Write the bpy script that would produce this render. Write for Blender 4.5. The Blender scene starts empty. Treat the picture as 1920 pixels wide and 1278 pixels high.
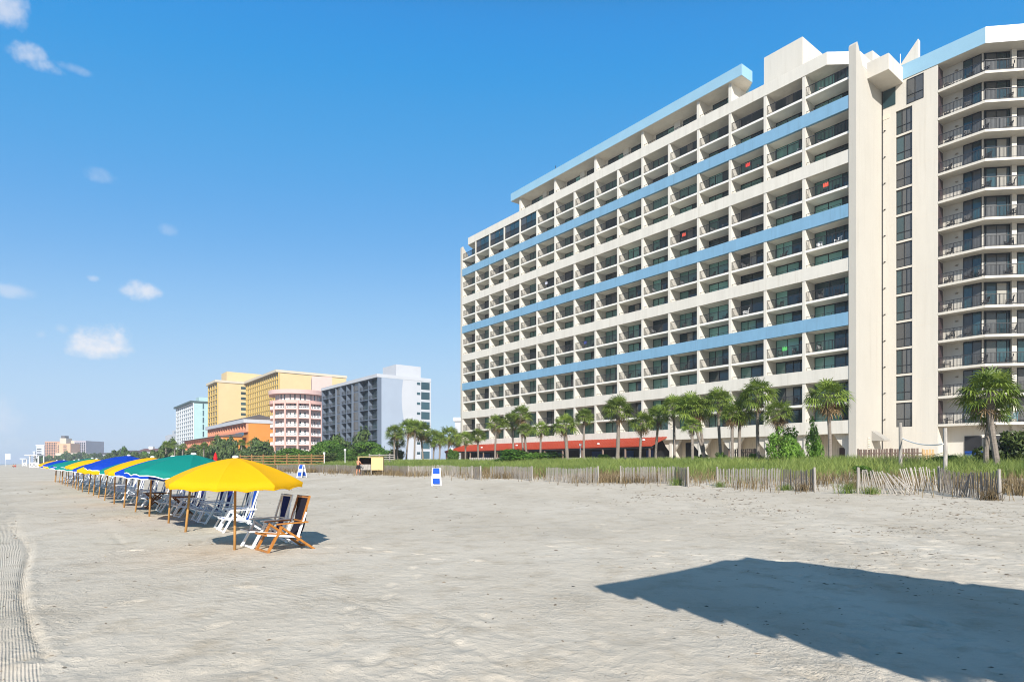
import bpy, bmesh, math, random
import numpy as np
from mathutils import Vector, Matrix, Euler
random.seed(7); rng = np.random.default_rng(7)
scene = bpy.context.scene
C = scene.collection
PI = math.pi; rad = math.radians
F = 1145.0; CX = 960.0; HY = 868.0; EYE = 1.5      # photo pixels: focal length, centre column, horizon row; eye height

# ------------------------------------------------------------------ camera, light, sky
cam = bpy.data.cameras.new('camera'); camo = bpy.data.objects.new('camera', cam); C.objects.link(camo)
camo.location = (0, 0, EYE); camo.rotation_euler = (PI/2, 0, 0)
cam.sensor_width = 36; cam.lens = 36*F/1920; cam.shift_y = (HY-639)/1920
cam.clip_start = 0.05; cam.clip_end = 20000
scene.camera = camo
SUN_EL = rad(31); SUN_AZ = (0.08, -1.0)              # horizontal direction towards the sun
_h = math.hypot(*SUN_AZ); SD = Vector((SUN_AZ[0]/_h*math.cos(SUN_EL), SUN_AZ[1]/_h*math.cos(SUN_EL), math.sin(SUN_EL)))
sl = bpy.data.lights.new('sun', 'SUN'); sl.energy = 5.0; sl.angle = rad(0.5); sl.color = (1, 0.965, 0.91)
so = bpy.data.objects.new('sun', sl); C.objects.link(so); so.rotation_euler = (-SD).to_track_quat('-Z', 'Y').to_euler()
so.location = (0, -20, 60)
world = bpy.data.worlds.new('World'); scene.world = world; world.use_nodes = True
wn = world.node_tree.nodes; wl = world.node_tree.links; bg = wn['Background']
sky = wn.new('ShaderNodeTexSky'); sky.sky_type = 'NISHITA'; sky.sun_disc = False
sky.sun_elevation = SUN_EL; sky.sun_rotation = math.atan2(SUN_AZ[0], SUN_AZ[1]) % (2*PI)
sky.altitude = 0; sky.air_density = 1.0; sky.dust_density = 0.6; sky.ozone_density = 2.2
hs = wn.new('ShaderNodeHueSaturation'); hs.inputs['Saturation'].default_value = 1.12; hs.inputs['Value'].default_value = 1.0
wl.new(sky.outputs[0], hs.inputs['Color']); bg.inputs['Strength'].default_value = 0.125
# sky regraded: deeper blue, pale horizon; unseen zenith and sun side shaped for neutral fill
K_SKY = 0.125*2**0.55/1.6
def wvec(op, a, b):
    v = wn.new('ShaderNodeVectorMath'); v.operation = op; wl.new(a, v.inputs[0])
    if hasattr(b, 'is_linked'): wl.new(b, v.inputs[1])
    else: v.inputs[1].default_value = b
    return v.outputs['Value'] if op in ('DOT_PRODUCT', 'LENGTH') else v.outputs[0]
def wmath(op, a, b=0.5, c=None):
    v = wn.new('ShaderNodeMath'); v.operation = op
    for i, q in enumerate((a, b, c)):
        if q is None: continue
        if hasattr(q, 'is_linked'): wl.new(q, v.inputs[i])
        else: v.inputs[i].default_value = q
    return v.outputs[0]
cv = wn.new('ShaderNodeRGBCurve'); wl.new(wvec('MULTIPLY', hs.outputs[0], (K_SKY,)*3), cv.inputs['Color'])
cv.mapping.extend = 'HORIZONTAL'
for ch, pts in enumerate([[(0, 0), (.10, .04), (.129, .038), (.164, .066), (.241, .138), (.436, .33), (.68, .46), (1.07, .53), (1.3, .60), (1.6, .95)],
                          [(0, 0), (.15, .11), (.21, .18), (.25, .27), (.268, .305), (.335, .358), (.475, .425), (.786, .60), (1.1, .69), (1.45, .745), (1.6, .90)],
                          [(0, 0), (.30, .20), (.44, .36), (.50, .55), (.54, .755), (.658, .785), (.875, .84), (1.247, .92), (1.6, .925)]]):
    c = cv.mapping.curves[ch]
    for i, (x, y) in enumerate(pts):
        if i < 1: c.points[0].location = (0, 0)
        elif i == len(pts)-1: c.points[-1].location = (1, y)
        else: c.points.new(x/1.6, y)
cv.mapping.update()
skycol = wvec('MULTIPLY', cv.outputs[0], (1/(0.125*2**0.55),)*3)
# a few small fair-weather clouds, each at its own bearing and height in the sky
wtc = wn.new('ShaderNodeTexCoord'); wdir = wvec('NORMALIZE', wtc.outputs['Generated'], (0, 0, 0))
nz = wn.new('ShaderNodeTexNoise'); nz.inputs['Scale'].default_value = 38; nz.inputs['Detail'].default_value = 7; nz.inputs['Roughness'].default_value = 0.62; wl.new(wdir, nz.inputs['Vector'])
nz2 = wn.new('ShaderNodeTexNoise'); nz2.inputs['Scale'].default_value = 14; nz2.inputs['Detail'].default_value = 4; wl.new(wdir, nz2.inputs['Vector'])
nsum = wmath('ADD', wmath('MULTIPLY', wmath('SUBTRACT', nz.outputs['Fac'], 0.5), 3.0), wmath('MULTIPLY', wmath('SUBTRACT', nz2.outputs['Fac'], 0.5), 1.8))
cl_mask = None
for (px, py, rw, rh, dens) in [(194, 638, 50, 30, 1.0), (168, 654, 30, 17, 0.9), (262, 547, 27, 16, 0.75), (44, 100, 26, 16, 0.58), (80, 126, 26, 11, 0.48), (138, 129, 24, 7, 0.25), (4, 10, 26, 28, 0.6), (20, 545, 40, 11, 0.35), (175, 522, 10, 6, 0.4), (118, 616, 12, 9, 0.35), (78, 626, 9, 8, 0.28), (182, 328, 26, 12, 0.22), (315, 430, 14, 10, 0.18), (0, 800, 40, 60, 0.30)]:
    d = Vector(((px-CX)/F, 1, (HY-py)/F)); L_ = d.length; d.normalize(); r = d.cross(Vector((0, 0, 1))).normalized(); u_ = r.cross(d)
    a = wmath('MULTIPLY', wvec('DOT_PRODUCT', wdir, tuple(r)), F*1.0/rw/L_*L_); b = wmath('MULTIPLY', wvec('DOT_PRODUCT', wdir, tuple(u_)), F/rh)
    q = wmath('ADD', wmath('MULTIPLY', a, a), wmath('MULTIPLY', b, b))
    e = wmath('ADD', wmath('SUBTRACT', 0.75, q), nsum)
    front = wmath('GREATER_THAN', wvec('DOT_PRODUCT', wdir, tuple(d)), 0.5)
    mk = wn.new('ShaderNodeMapRange'); mk.interpolation_type = 'SMOOTHSTEP'; mk.inputs['From Min'].default_value = -0.3; mk.inputs['From Max'].default_value = 1.25; mk.inputs['To Max'].default_value = dens
    wl.new(e, mk.inputs['Value']); m_ = wmath('MULTIPLY', mk.outputs[0], front)
    cl_mask = m_ if cl_mask is None else wmath('MAXIMUM', cl_mask, m_)
cmix = wn.new('ShaderNodeMix'); cmix.data_type = 'RGBA'; wl.new(cl_mask, cmix.inputs['Factor']); wl.new(skycol, cmix.inputs[6])
cmix.inputs[7].default_value = (0.92/0.183, 0.91/0.183, 0.94/0.183, 1); wl.new(cmix.outputs[2], bg.inputs['Color'])
scene.view_settings.view_transform = 'Standard'; scene.view_settings.look = 'None'; scene.view_settings.gamma = 1
scene.view_settings.exposure = 0.55
scene.cycles.max_bounces = 6; scene.cycles.diffuse_bounces = 5; scene.cycles.glossy_bounces = 3
scene.cycles.transparent_max_bounces = 8; scene.cycles.volume_bounces = 0
scene.cycles.use_denoising = True; scene.cycles.filter_width = 1.05

# ------------------------------------------------------------------ materials
MATS = {}
def mat(name, col, rough=0.8, var=0.0, scale=3.0, spec=0.3, bump=0.0, bscale=30, metal=0.0, coat=0.0, col2=None, coord='Object', stretch=(1,1,1), trans=0.0, obj_random=0.0, streak=0.0):
    if name in MATS: return MATS[name]
    m = bpy.data.materials.new(name); m.use_nodes = True; nt = m.node_tree; n = nt.nodes; l = nt.links
    b = n['Principled BSDF']; b.inputs['Roughness'].default_value = rough
    b.inputs['Specular IOR Level'].default_value = spec; b.inputs['Metallic'].default_value = metal
    b.inputs['Base Color'].default_value = (*col, 1)
    if coat: b.inputs['Coat Weight'].default_value = coat; b.inputs['Coat Roughness'].default_value = 0.03
    tc = n.new('ShaderNodeTexCoord'); mp = n.new('ShaderNodeMapping'); mp.inputs['Scale'].default_value = stretch
    l.new(tc.outputs[coord], mp.inputs['Vector'])
    out = None
    if var or col2:
        nz = n.new('ShaderNodeTexNoise'); nz.inputs['Scale'].default_value = scale; nz.inputs['Detail'].default_value = 6; nz.inputs['Roughness'].default_value = 0.65
        l.new(mp.outputs[0], nz.inputs['Vector'])
        rp = n.new('ShaderNodeValToRGB'); rp.color_ramp.elements[0].position = 0.3; rp.color_ramp.elements[1].position = 0.7
        c2 = col2 or tuple(min(1, c*(1+var)) for c in col); c1 = col if col2 else tuple(c*(1-var) for c in col)
        rp.color_ramp.elements[0].color = (*c1, 1); rp.color_ramp.elements[1].color = (*c2, 1)
        l.new(nz.outputs['Fac'], rp.inputs['Fac']); out = rp.outputs[0]
    if streak:                                                           # rain streaks and old repairs, thin and vertical
        m2 = n.new('ShaderNodeMapping'); m2.inputs['Scale'].default_value = (2.6, 2.6, 0.10); l.new(tc.outputs[coord], m2.inputs['Vector'])
        z2 = n.new('ShaderNodeTexNoise'); z2.inputs['Scale'].default_value = 1.0; z2.inputs['Detail'].default_value = 5; z2.inputs['Roughness'].default_value = 0.7; l.new(m2.outputs[0], z2.inputs['Vector'])
        r2 = n.new('ShaderNodeValToRGB'); r2.color_ramp.elements[0].position = 0.54; r2.color_ramp.elements[1].position = 0.74
        r2.color_ramp.elements[0].color = (1, 1, 1, 1); r2.color_ramp.elements[1].color = (1-streak, 1-streak*1.15, 1-streak*1.35, 1); l.new(z2.outputs['Fac'], r2.inputs['Fac'])
        x2 = n.new('ShaderNodeMix'); x2.data_type = 'RGBA'; x2.blend_type = 'MULTIPLY'; x2.inputs['Factor'].default_value = 1.0
        l.new(out, x2.inputs[6]); l.new(r2.outputs[0], x2.inputs[7]); out = x2.outputs[2]
    if obj_random:
        oi = n.new('ShaderNodeObjectInfo'); h = n.new('ShaderNodeHueSaturation')
        mr = n.new('ShaderNodeMapRange'); mr.inputs['To Min'].default_value = 1-obj_random; mr.inputs['To Max'].default_value = 1+obj_random
        l.new(oi.outputs['Random'], mr.inputs['Value']); l.new(mr.outputs[0], h.inputs['Value'])
        if out: l.new(out, h.inputs['Color'])
        else: h.inputs['Color'].default_value = (*col, 1)
        out = h.outputs[0]
    if out: l.new(out, b.inputs['Base Color'])
    if bump:
        nb = n.new('ShaderNodeTexNoise'); nb.inputs['Scale'].default_value = bscale; nb.inputs['Detail'].default_value = 5
        l.new(mp.outputs[0], nb.inputs['Vector'])
        bp = n.new('ShaderNodeBump'); bp.inputs['Strength'].default_value = bump; bp.inputs['Distance'].default_value = 0.02
        l.new(nb.outputs['Fac'], bp.inputs['Height']); l.new(bp.outputs[0], b.inputs['Normal'])
    if trans:
        t = n.new('ShaderNodeBsdfTranslucent'); mx = n.new('ShaderNodeMixShader'); mx.inputs[0].default_value = trans
        if out: l.new(out, t.inputs['Color'])
        else: t.inputs['Color'].default_value = (*col, 1)
        l.new(b.outputs[0], mx.inputs[1]); l.new(t.outputs[0], mx.inputs[2]); l.new(mx.outputs[0], n['Material Output'].inputs['Surface'])
    MATS[name] = m; return m

def leaf_mat(name, c1, c2, trans=0.3, rough=0.55):
    """foliage: per-leaf tone from the mesh's 'tone' colour attribute"""
    m = bpy.data.materials.new(name); m.use_nodes = True; nt = m.node_tree; n = nt.nodes; l = nt.links
    b = n['Principled BSDF']; b.inputs['Roughness'].default_value = rough; b.inputs['Specular IOR Level'].default_value = 0.35
    at = n.new('ShaderNodeAttribute'); at.attribute_name = 'tone'
    rp = n.new('ShaderNodeValToRGB'); rp.color_ramp.elements[0].color = (*c1, 1); rp.color_ramp.elements[1].color = (*c2, 1)
    l.new(at.outputs['Fac'], rp.inputs['Fac'])
    oi = n.new('ShaderNodeObjectInfo'); h = n.new('ShaderNodeHueSaturation')
    mr = n.new('ShaderNodeMapRange'); mr.inputs['To Min'].default_value = 0.8; mr.inputs['To Max'].default_value = 1.2
    l.new(oi.outputs['Random'], mr.inputs['Value']); l.new(mr.outputs[0], h.inputs['Value']); l.new(rp.outputs[0], h.inputs['Color'])
    l.new(h.outputs[0], b.inputs['Base Color'])
    t = n.new('ShaderNodeBsdfTranslucent'); l.new(h.outputs[0], t.inputs['Color'])
    mx = n.new('ShaderNodeMixShader'); mx.inputs[0].default_value = trans
    l.new(b.outputs[0], mx.inputs[1]); l.new(t.outputs[0], mx.inputs[2]); l.new(mx.outputs[0], n['Material Output'].inputs['Surface'])
    MATS[name] = m; return m

def curtain_mat(name, c1, c2, freq=9.0, coat=1.0):
    """pane of glass with a pleated curtain close behind it: fold shading painted as soft vertical stripes under a clear coat"""
    m = bpy.data.materials.new(name); m.use_nodes = True; nt = m.node_tree; n = nt.nodes; l = nt.links
    b = n['Principled BSDF']; b.inputs['Roughness'].default_value = 0.7; b.inputs['Coat Weight'].default_value = coat
    b.inputs['Coat Roughness'].default_value = 0.02; b.inputs['Coat IOR'].default_value = 1.5
    tc = n.new('ShaderNodeTexCoord'); w = n.new('ShaderNodeTexWave'); w.inputs['Scale'].default_value = freq; w.inputs['Distortion'].default_value = 1.5
    w.inputs['Detail'].default_value = 1
    mp = n.new('ShaderNodeMapping'); mp.inputs['Scale'].default_value = (1, 0.0, 0.05); l.new(tc.outputs['Object'], mp.inputs['Vector'])
    l.new(mp.outputs[0], w.inputs['Vector'])
    rp = n.new('ShaderNodeValToRGB'); rp.color_ramp.elements[0].color = (*c1, 1); rp.color_ramp.elements[1].color = (*c2, 1)
    l.new(w.outputs['Fac'], rp.inputs['Fac'])
    oi = n.new('ShaderNodeObjectInfo'); h = n.new('ShaderNodeHueSaturation')
    mr = n.new('ShaderNodeMapRange'); mr.inputs['To Min'].default_value = 0.6; mr.inputs['To Max'].default_value = 1.35
    l.new(oi.outputs['Random'], mr.inputs['Value']); l.new(mr.outputs[0], h.inputs['Value']); l.new(rp.outputs[0], h.inputs['Color'])
    l.new(h.outputs[0], b.inputs['Base Color'])
    MATS[name] = m; return m

M_CREAM = mat('cream_stucco', (0.60, 0.563, 0.492), 0.85, var=0.07, scale=0.8, stretch=(1, 1, 0.14), spec=0.2, bump=0.15, bscale=6, streak=0.13)
M_CREAM2 = mat('tower_stucco', (0.565, 0.525, 0.455), 0.85, var=0.055, scale=0.7, stretch=(1, 1, 0.12), spec=0.2, bump=0.12, bscale=6, streak=0.09)
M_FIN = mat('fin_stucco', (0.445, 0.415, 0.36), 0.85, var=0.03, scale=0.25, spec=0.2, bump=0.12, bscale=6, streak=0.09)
M_BLUE = mat('blue_paint', (0.175, 0.325, 0.455), 0.7, var=0.07, scale=0.9, stretch=(1, 1, 0.3), spec=0.25, streak=0.15)
M_PALEBLUE = mat('pale_blue_paint', (0.25, 0.42, 0.53), 0.7, var=0.05, scale=0.5, spec=0.25)
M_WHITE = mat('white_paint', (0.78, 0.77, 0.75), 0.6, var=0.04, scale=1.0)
M_BRONZE = mat('dark_bronze', (0.022, 0.02, 0.02), 0.45, spec=0.5)
M_RAIL2 = mat('grey_metal', (0.035, 0.033, 0.033), 0.4, spec=0.5)
M_FRAME = mat('window_frame', (0.012, 0.013, 0.015), 0.4, spec=0.5)
M_GLASS = mat('dark_glass', (0.024, 0.055, 0.064), 0.03, spec=0.6, coat=0.6, obj_random=0.5)
M_CURT = curtain_mat('teal_curtain', (0.10, 0.25, 0.22), (0.21, 0.42, 0.36))
M_CURTB = curtain_mat('beige_curtain', (0.20, 0.19, 0.16), (0.36, 0.33, 0.27))
M_DARKCURT = curtain_mat('grey_curtain', (0.035, 0.035, 0.035), (0.10, 0.10, 0.095), freq=7)
M_INT = mat('dark_interior', (0.02, 0.02, 0.022), 0.6, var=0.3, scale=0.6)
M_RED = mat('red_metal_roof', (0.33, 0.043, 0.016), 0.55, var=0.06, scale=0.6, spec=0.4)
M_SIDING = mat('beige_siding', (0.62, 0.555, 0.455), 0.85, var=0.05, scale=1.0)
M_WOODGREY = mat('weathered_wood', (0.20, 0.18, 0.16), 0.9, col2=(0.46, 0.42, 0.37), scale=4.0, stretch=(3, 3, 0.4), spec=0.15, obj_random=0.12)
M_WOODBROWN = mat('brown_fence_wood', (0.16, 0.11, 0.085), 0.9, col2=(0.28, 0.20, 0.16), scale=3.0, stretch=(3, 3, 0.3), spec=0.15)
M_WOODTAN = mat('tan_wood', (0.55, 0.36, 0.18), 0.8, var=0.12, scale=3, stretch=(3, 3, 0.3))
M_ORANGEWOOD = mat('orange_wood', (0.27, 0.145, 0.055), 0.85, var=0.2, scale=2)
M_VARNISH = mat('varnished_wood', (0.33, 0.115, 0.014), 0.35, col2=(0.46, 0.19, 0.035), scale=6, stretch=(4, 4, 0.6), spec=0.5)
M_POLE = mat('pole_wood', (0.50, 0.27, 0.085), 0.6, col2=(0.38, 0.19, 0.06), scale=7, stretch=(3, 3, 0.4))
M_WHITEPL = mat('white_chair_paint', (0.80, 0.80, 0.80), 0.4, spec=0.5)
M_NAVY = mat('navy_canvas', (0.012, 0.025, 0.16), 0.85, var=0.12, scale=8, spec=0.2, trans=0.15)
M_ROYAL = mat('royal_canvas', (0.015, 0.085, 0.45), 0.85, var=0.1, scale=8, spec=0.2, trans=0.15)
M_BLACKC = mat('black_canvas', (0.012, 0.012, 0.025), 0.85, var=0.1, scale=8, spec=0.2)
M_UMB = {'yellow': mat('yellow_canvas', (0.70, 0.375, 0.002), 0.75, var=0.03, scale=2, spec=0.2, trans=0.12, bump=0.45, bscale=4, obj_random=0.07),
         'teal': mat('teal_canvas', (0.004, 0.19, 0.155), 0.75, var=0.05, scale=2, spec=0.2, trans=0.12, bump=0.45, bscale=4, obj_random=0.07),
         'blue': mat('blue_canvas', (0.005, 0.045, 0.36), 0.75, var=0.05, scale=2, spec=0.2, trans=0.12, bump=0.45, bscale=4, obj_random=0.07)}
M_TRUNK = mat('palm_trunk', (0.15, 0.125, 0.10), 0.95, col2=(0.27, 0.23, 0.195), scale=5, stretch=(1, 1, 3), bump=0.8, bscale=9, spec=0.1)
M_BARK = mat('bark', (0.10, 0.075, 0.05), 0.95, var=0.3, scale=6, spec=0.1)
M_PALM = leaf_mat('palm_leaf', (0.038, 0.092, 0.010), (0.29, 0.36, 0.062), 0.26, 0.45)
M_DEAD = leaf_mat('dead_frond', (0.12, 0.07, 0.03), (0.33, 0.22, 0.11), 0.2, 0.8)
M_BUSH = leaf_mat('bush_leaf', (0.018, 0.065, 0.006), (0.12, 0.23, 0.022), 0.25)
M_BUSHL = leaf_mat('light_bush_leaf', (0.055, 0.15, 0.012), (0.27, 0.46, 0.06), 0.3)
M_PINE = leaf_mat('pine_leaf', (0.020, 0.045, 0.008), (0.12, 0.16, 0.03), 0.2)
M_FARLEAF = leaf_mat('far_leaf', (0.024, 0.055, 0.012), (0.12, 0.17, 0.04), 0.15)
M_GRASS = leaf_mat('dune_grass_leaf', (0.105, 0.18, 0.028), (0.385, 0.44, 0.115), 0.35, 0.6)
M_DRY = leaf_mat('dry_grass_leaf', (0.10, 0.065, 0.03), (0.36, 0.27, 0.14), 0.3, 0.8)
M_SKIN = mat('skin', (0.52, 0.22, 0.12), 0.5, spec=0.4)
M_BLACK = mat('black_cloth', (0.012, 0.012, 0.014), 0.8)

# ------------------------------------------------------------------ mesh helpers
class MB:
    def __init__(s): s.v = []; s.f = []; s.t = []
    def add(s, vs, fs, tone=None):
        o = len(s.v); s.v.extend(vs)
        for f in fs: s.f.append(tuple(i+o for i in f))
        if tone is not None: s.t.extend([tone]*len(fs))
        return s
    def box(s, x0, x1, y0, y1, z0, z1):
        if x1 < x0: x0, x1 = x1, x0
        if y1 < y0: y0, y1 = y1, y0
        if z1 < z0: z0, z1 = z1, z0
        return s.add([(x0,y0,z0),(x1,y0,z0),(x1,y1,z0),(x0,y1,z0),(x0,y0,z1),(x1,y0,z1),(x1,y1,z1),(x0,y1,z1)],
              [(0,3,2,1),(4,5,6,7),(0,1,5,4),(1,2,6,5),(2,3,7,6),(3,0,4,7)])
    def prism(s, poly, z0, z1):
        """poly: list of (x, y), counter-clockwise seen from above"""
        n = len(poly)
        a = sum(poly[i][0]*poly[(i+1)%n][1]-poly[(i+1)%n][0]*poly[i][1] for i in range(n))
        if a < 0: poly = poly[::-1]
        vs = [(x, y, z0) for x, y in poly]+[(x, y, z1) for x, y in poly]
        fs = [tuple(range(n-1, -1, -1)), tuple(range(n, 2*n))]+[(i, (i+1)%n, n+(i+1)%n, n+i) for i in range(n)]
        return s.add(vs, fs)
    def prism_x(s, poly, x0, x1):
        """poly of (y, z) extruded along x"""
        n = len(poly)
        a = sum(poly[i][0]*poly[(i+1)%n][1]-poly[(i+1)%n][0]*poly[i][1] for i in range(n))
        if a < 0: poly = poly[::-1]
        vs = [(x0, y, z) for y, z in poly]+[(x1, y, z) for y, z in poly]
        fs = [tuple(range(n-1, -1, -1)), tuple(range(n, 2*n))]+[(i, (i+1)%n, n+(i+1)%n, n+i) for i in range(n)]
        return s.add(vs, fs)
    def bar(s, p, q, w, h=None, up=(0, 0, 1)):
        """rectangular bar from p to q, w wide and h thick"""
        h = h or w; p = Vector(p); q = Vector(q); d = (q-p).normalized(); u = Vector(up)
        if abs(d.dot(u)) > 0.97: u = Vector((1, 0, 0))
        a = d.cross(u).normalized()*(w/2); b = a.cross(d).normalized()*(h/2)
        vs = [tuple(c+e) for c in (p, q) for e in (-a-b, a-b, a+b, -a+b)]
        return s.add(vs, [(0,1,2,3),(7,6,5,4),(0,4,5,1),(1,5,6,2),(2,6,7,3),(3,7,4,0)])
    def tube(s, pts, rs, n=8, cap=True):
        pts = [Vector(p) for p in pts]
        if not hasattr(rs, '__len__'): rs = [rs]*len(pts)
        vs = []; fs = []
        for i, p in enumerate(pts):
            d = (pts[min(i+1, len(pts)-1)]-pts[max(i-1, 0)]).normalized()
            a = d.cross(Vector((0, 0, 1)) if abs(d.z) < 0.9 else Vector((1, 0, 0))).normalized(); b = d.cross(a)
            for k in range(n):
                an = 2*PI*k/n; vs.append(tuple(p+(a*math.cos(an)+b*math.sin(an))*rs[i]))
        for i in range(len(pts)-1):
            for k in range(n):
                fs.append((i*n+k, i*n+(k+1)%n, (i+1)*n+(k+1)%n, (i+1)*n+k))
        if cap: fs.append(tuple(range(n))[::-1]); fs.append(tuple((len(pts)-1)*n+k for k in range(n)))
        return s.add(vs, fs)
    def ball(s, c, r, nu=10, nv=6, sz=1.0):
        vs = [(c[0], c[1], c[2]-r*sz)]; fs = []
        for j in range(1, nv):
            th = -PI/2+PI*j/nv
            for k in range(nu): vs.append((c[0]+r*math.cos(th)*math.cos(2*PI*k/nu), c[1]+r*math.cos(th)*math.sin(2*PI*k/nu), c[2]+r*sz*math.sin(th)))
        vs.append((c[0], c[1], c[2]+r*sz)); T = len(vs)-1
        for k in range(nu):
            fs.append((0, 1+(k+1)%nu, 1+k)); fs.append((T, 1+(nv-2)*nu+k, 1+(nv-2)*nu+(k+1)%nu))
            for j in range(nv-2): a = 1+j*nu; fs.append((a+k, a+(k+1)%nu, a+nu+(k+1)%nu, a+nu+k))
        return s.add(vs, fs)
    def mesh(s, name, m, smooth=False):
        me = bpy.data.meshes.new(name); me.from_pydata(s.v, [], s.f)
        if s.t:
            at = me.attributes.new('tone', 'FLOAT', 'FACE'); at.data.foreach_set('value', np.array(s.t, dtype=np.float32))
        me.materials.append(m)
        if smooth: me.polygons.foreach_set('use_smooth', [True]*len(me.polygons))
        me.update(); return me
    def build(s, name, m, parent=None, smooth=False, loc=None, rot=None):
        o = bpy.data.objects.new(name, s.mesh(name, m, smooth)); C.objects.link(o)
        if parent is not None: o.parent = parent
        if loc is not None: o.location = loc
        if rot is not None: o.rotation_euler = rot
        return o
def np_mesh(name, V, Fq, m, tone=None, smooth=False):
    """V (n,3) float, Fq (m,k) int, all faces with k corners"""
    me = bpy.data.meshes.new(name); k = Fq.shape[1]
    me.vertices.add(len(V)); me.vertices.foreach_set('co', V.astype(np.float32).ravel())
    me.loops.add(Fq.size); me.loops.foreach_set('vertex_index', Fq.astype(np.int32).ravel())
    me.polygons.add(len(Fq)); me.polygons.foreach_set('loop_start', np.arange(0, Fq.size, k, dtype=np.int32))
    try: me.polygons.foreach_set('loop_total', np.full(len(Fq), k, dtype=np.int32))
    except Exception: pass
    if smooth: me.polygons.foreach_set('use_smooth', np.ones(len(Fq), dtype=bool))
    if tone is not None:
        at = me.attributes.new('tone', 'FLOAT', 'FACE'); at.data.foreach_set('value', tone.astype(np.float32))
    me.materials.append(m); me.update(calc_edges=True); me.validate(); return me
def link(name, me, parent=None, loc=None, rot=None, sc=None):
    o = bpy.data.objects.new(name, me); C.objects.link(o)
    if parent is not None: o.parent = parent
    if loc is not None: o.location = loc
    if rot is not None: o.rotation_euler = rot
    if sc is not None: o.scale = sc
    return o
def tag(o, label=None, cat=None, group=None, kind=None):
    for k, v in (('label', label), ('category', cat), ('group', group), ('kind', kind)):
        if v: o[k] = v
    return o
def empty(name, loc, rz=0.0, label=None, cat=None, group=None, kind=None):
    o = bpy.data.objects.new(name, None); C.objects.link(o); o.location = loc; o.rotation_euler = (0, 0, rz)
    o.empty_display_size = 0.2
    return tag(o, label, cat, group, kind)
KIDS = {}
def kids(o): return [c for c in bpy.data.objects if c.parent == o]
def copy_tree(o, tree, loc, rz=None, sc=None):
    """tree: {object: [children]} collected once, so that copying is quick"""
    def rec(x, par):
        c = x.copy(); C.objects.link(c)
        if par is not None: c.parent = par
        for ch in tree.get(x.name, []): rec(ch, c)
        return c
    r = rec(o, None); r.location = loc
    if rz is not None: r.rotation_euler = (0, 0, rz)
    if sc is not None: r.scale = (sc, sc, sc) if not hasattr(sc, '__len__') else sc
    return r
def tree_of(o):
    t = {}
    def rec(x):
        t[x.name] = kids(x)
        for c in t[x.name]: rec(c)
    rec(o); return t
ORD = ['first','second','third','fourth','fifth','sixth','seventh','eighth','ninth','tenth','eleventh','twelfth','thirteenth','fourteenth','fifteenth','sixteenth','seventeenth','eighteenth','nineteenth','twentieth',
       'twenty-first','twenty-second','twenty-third','twenty-fourth','twenty-fifth','twenty-sixth','twenty-seventh','twenty-eighth','twenty-ninth','thirtieth','thirty-first','thirty-second','thirty-third','thirty-fourth','thirty-fifth','thirty-sixth','thirty-seventh','thirty-eighth','thirty-ninth','fortieth']

# ------------------------------------------------------------------ the lie of the land
A0 = np.array([34.5, 62.5]); U = np.array([-0.6167, 0.7872]); N = np.array([-0.7872, -0.6167])   # hotel facade: near corner, along, seaward
def seaward(x, y): return (x-A0[0])*N[0]+(y-A0[1])*N[1]
def sstep(a, b, x): t = np.clip((x-a)/(b-a), 0, 1); return t*t*(3-2*t)
def base_z(x, y):
    w = seaward(x, y)
    z = 0.32*sstep(49, 37, w)+0.33*sstep(37, 29, w)+0.58*sstep(31, 15, w)
    return z-0.9*sstep(72, 110, w)-2.5*sstep(110, 160, w)
def at_w(px, w):
    """ground point in photo column px at seaward distance w"""
    t = (px-CX)/F; Y = (65.75-w)/(0.7872*t+0.6167); return t*Y, Y
def gp(px, py):
    """where the view ray through a photo pixel meets the ground"""
    t = (px-CX)/F; k = (py-HY)/F; Y = EYE/k
    for _ in range(40): Y = (EYE-float(base_z(t*Y, Y)))/k
    return t*Y, Y
def gz(x, y): return float(base_z(x, y))
def zat(py, Y): return EYE+(HY-py)/F*Y
def lattice(ix, iy, seed):
    h = (ix.astype(np.int64)*374761393+iy.astype(np.int64)*668265263+seed*974711) & 0x7fffffff
    h = ((h ^ (h >> 13))*1274126177) & 0x7fffffff
    return ((h ^ (h >> 16)) & 0xffff)/65535.0
def vnoise(x, y, seed=0):
    ix = np.floor(x); iy = np.floor(y); fx = x-ix; fy = y-iy; fx = fx*fx*(3-2*fx); fy = fy*fy*(3-2*fy)
    a = lattice(ix, iy, seed); b = lattice(ix+1, iy, seed); c = lattice(ix, iy+1, seed); d = lattice(ix+1, iy+1, seed)
    return (a*(1-fx)+b*fx)*(1-fy)+(c*(1-fx)+d*fx)*fy
def fbm(x, y, oct=4, seed=0):
    s = 0; a = 0.5
    for i in range(oct): s = s+a*vnoise(x, y, seed+i*17); x = x*2.03+3.1; y = y*2.03+1.7; a *= 0.5
    return s
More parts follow.
